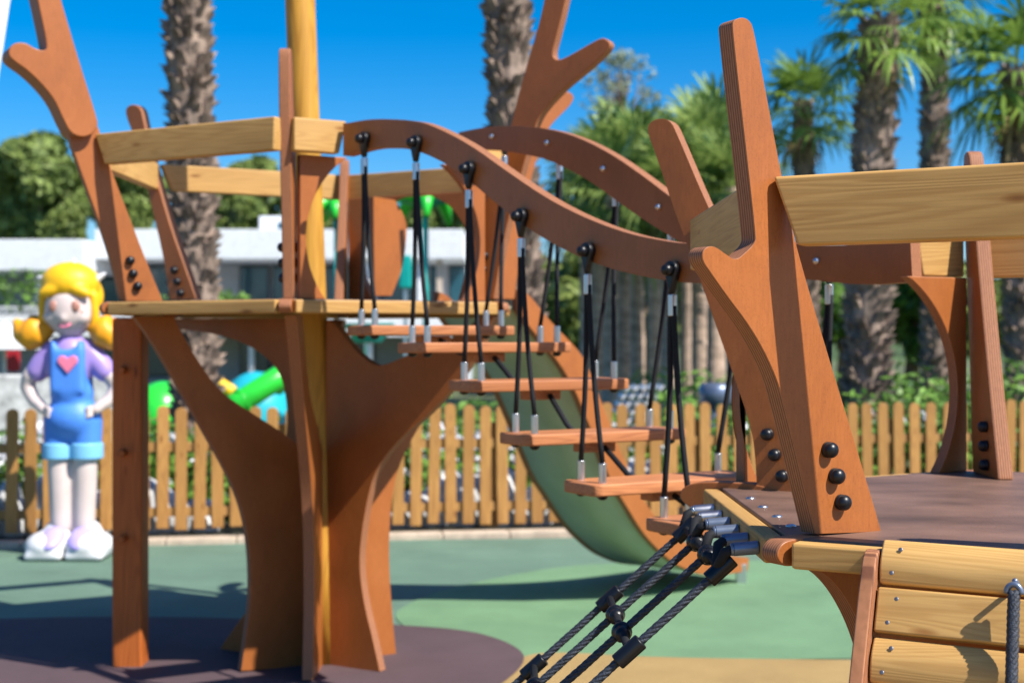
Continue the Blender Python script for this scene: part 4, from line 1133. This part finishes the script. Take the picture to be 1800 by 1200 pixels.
bm = bmesh.new(); tube(bm, [(q.x, 22.08, 0), (q.x, 22.08, q.z)], .03, 10); mesh_obj('pole', bm, STEEL, t)
t = thing('teal_basin', at(655, 590, 19)-Vector((0,0,1.5)), 'teal splash bowl on a stand behind the left tower trunk', 'splash bowl')
q = at(648, 585, 19)
bm = bmesh.new(); bmesh.ops.create_cone(bm, cap_ends=True, segments=28, radius1=.18, radius2=.36, depth=.26, matrix=Matrix.Translation(q)); mesh_obj('bowl', bm, TEAL, t, bevel=.02)
bm = bmesh.new(); tube(bm, [(q.x, q.y, 0), (q.x, q.y, q.z-.1)], .06, 12); mesh_obj('stand', bm, STEEL, t)
# loungers and a tub behind the hedge gap
for k in range(5):
    c = at(1078+k*15, 590, 13.6+k*.05); c.z = 0
    t = thing('sun_lounger', c, ['leftmost white tilted lounger back above the fence', 'second white lounger back from the left above the fence', 'middle white lounger back above the fence', 'fourth white lounger back from the left above the fence', 'rightmost white tilted lounger back above the fence'][k], 'sun lounger', 'white sun loungers stacked behind the fence')
    bm = bmesh.new()
    b0 = c+Vector((-.03, 0, .70)); b1 = c+Vector((.13, .16, 1.0))
    for w_ in range(5):
        p = b0.lerp(b1, w_/4); box(bm, p, (.055, .55, .018), Matrix.Rotation(math.radians(-48), 3, 'Y'))
    mesh_obj('backrest', bm, WPLAS, t)
    bm = bmesh.new(); box(bm, c+Vector((-.30, 0, .66)), (.55, .55, .03)); mesh_obj('seat', bm, WPLAS, t, bevel=.008)
    for sx in (-.5, -.08):
        for sy in (-.24, .24):
            bm = bmesh.new(); box(bm, c+Vector((sx, sy, .325)), (.04, .04, .64)); mesh_obj('leg', bm, WPLAS, t)
q = at(1258, 590, 13.2); q.z = 0
t = thing('grey_tub', q, 'dark blue grey rounded tub standing in front of the hedge above the fence', 'tub')
bm = bmesh.new(); tube(bm, [q, q+Vector((0,0,.60)), q+Vector((0,0,.86))], [.08, .09, .10], 20); mesh_obj('stand', bm, GREYM, t, smooth=True)
bm = bmesh.new(); tube(bm, [q+Vector((0,0,.84)), q+Vector((0,0,.88)), q+Vector((0,0,1.02)), q+Vector((0,0,1.06))], [.10, .15, .16, .12], 20); mesh_obj('lid', bm, GREYM, t, smooth=True)

# ---------------------------------------------------------------- pale rocks behind the fence
ROCK = mat_noise('pale limestone', (.62, .62, .62), .3, (8,8,8), .85, 6, .7, 25)
rk = None
for u in [8,22,38,52,66,84,180,262,300,352,690,706,722,738,752,770,784,800,818,836,852,868,884,902,925,948,1060,1105,1142,1180,1215,1256,1420,1500,1580,1640]:
    p = along(u); k = (p.y+random.uniform(.14, .30))/p.y
    sz = random.uniform(1.0, 1.9); tall = random.uniform(.9, 2.6)
    M = Matrix.Translation((p.x*k, p.y*k+.06*sz, .02+.05*sz*tall)) @ Matrix.Rotation(random.uniform(0, 6.28), 4, 'Z') @ Matrix.Diagonal((sz, sz, sz*tall, 1))
    if rk is None:
        bm = bmesh.new(); bmesh.ops.create_icosphere(bm, subdivisions=3, radius=.095)
        for v in bm.verts:
            d = noise.noise(v.co*14)*.35+noise.noise(v.co*40)*.10; v.co = Vector((v.co.x*1.2, v.co.y, v.co.z*.8))*(1+d)
        rk = mesh_obj('garden_rock', bm, ROCK, None, M, smooth=True); o = rk
    else: o = place(rk.copy(), None, M)
    tag(o, 'pale grey white rock in the planted bed behind the picket fence', 'rock', 'pale rocks behind the fence')
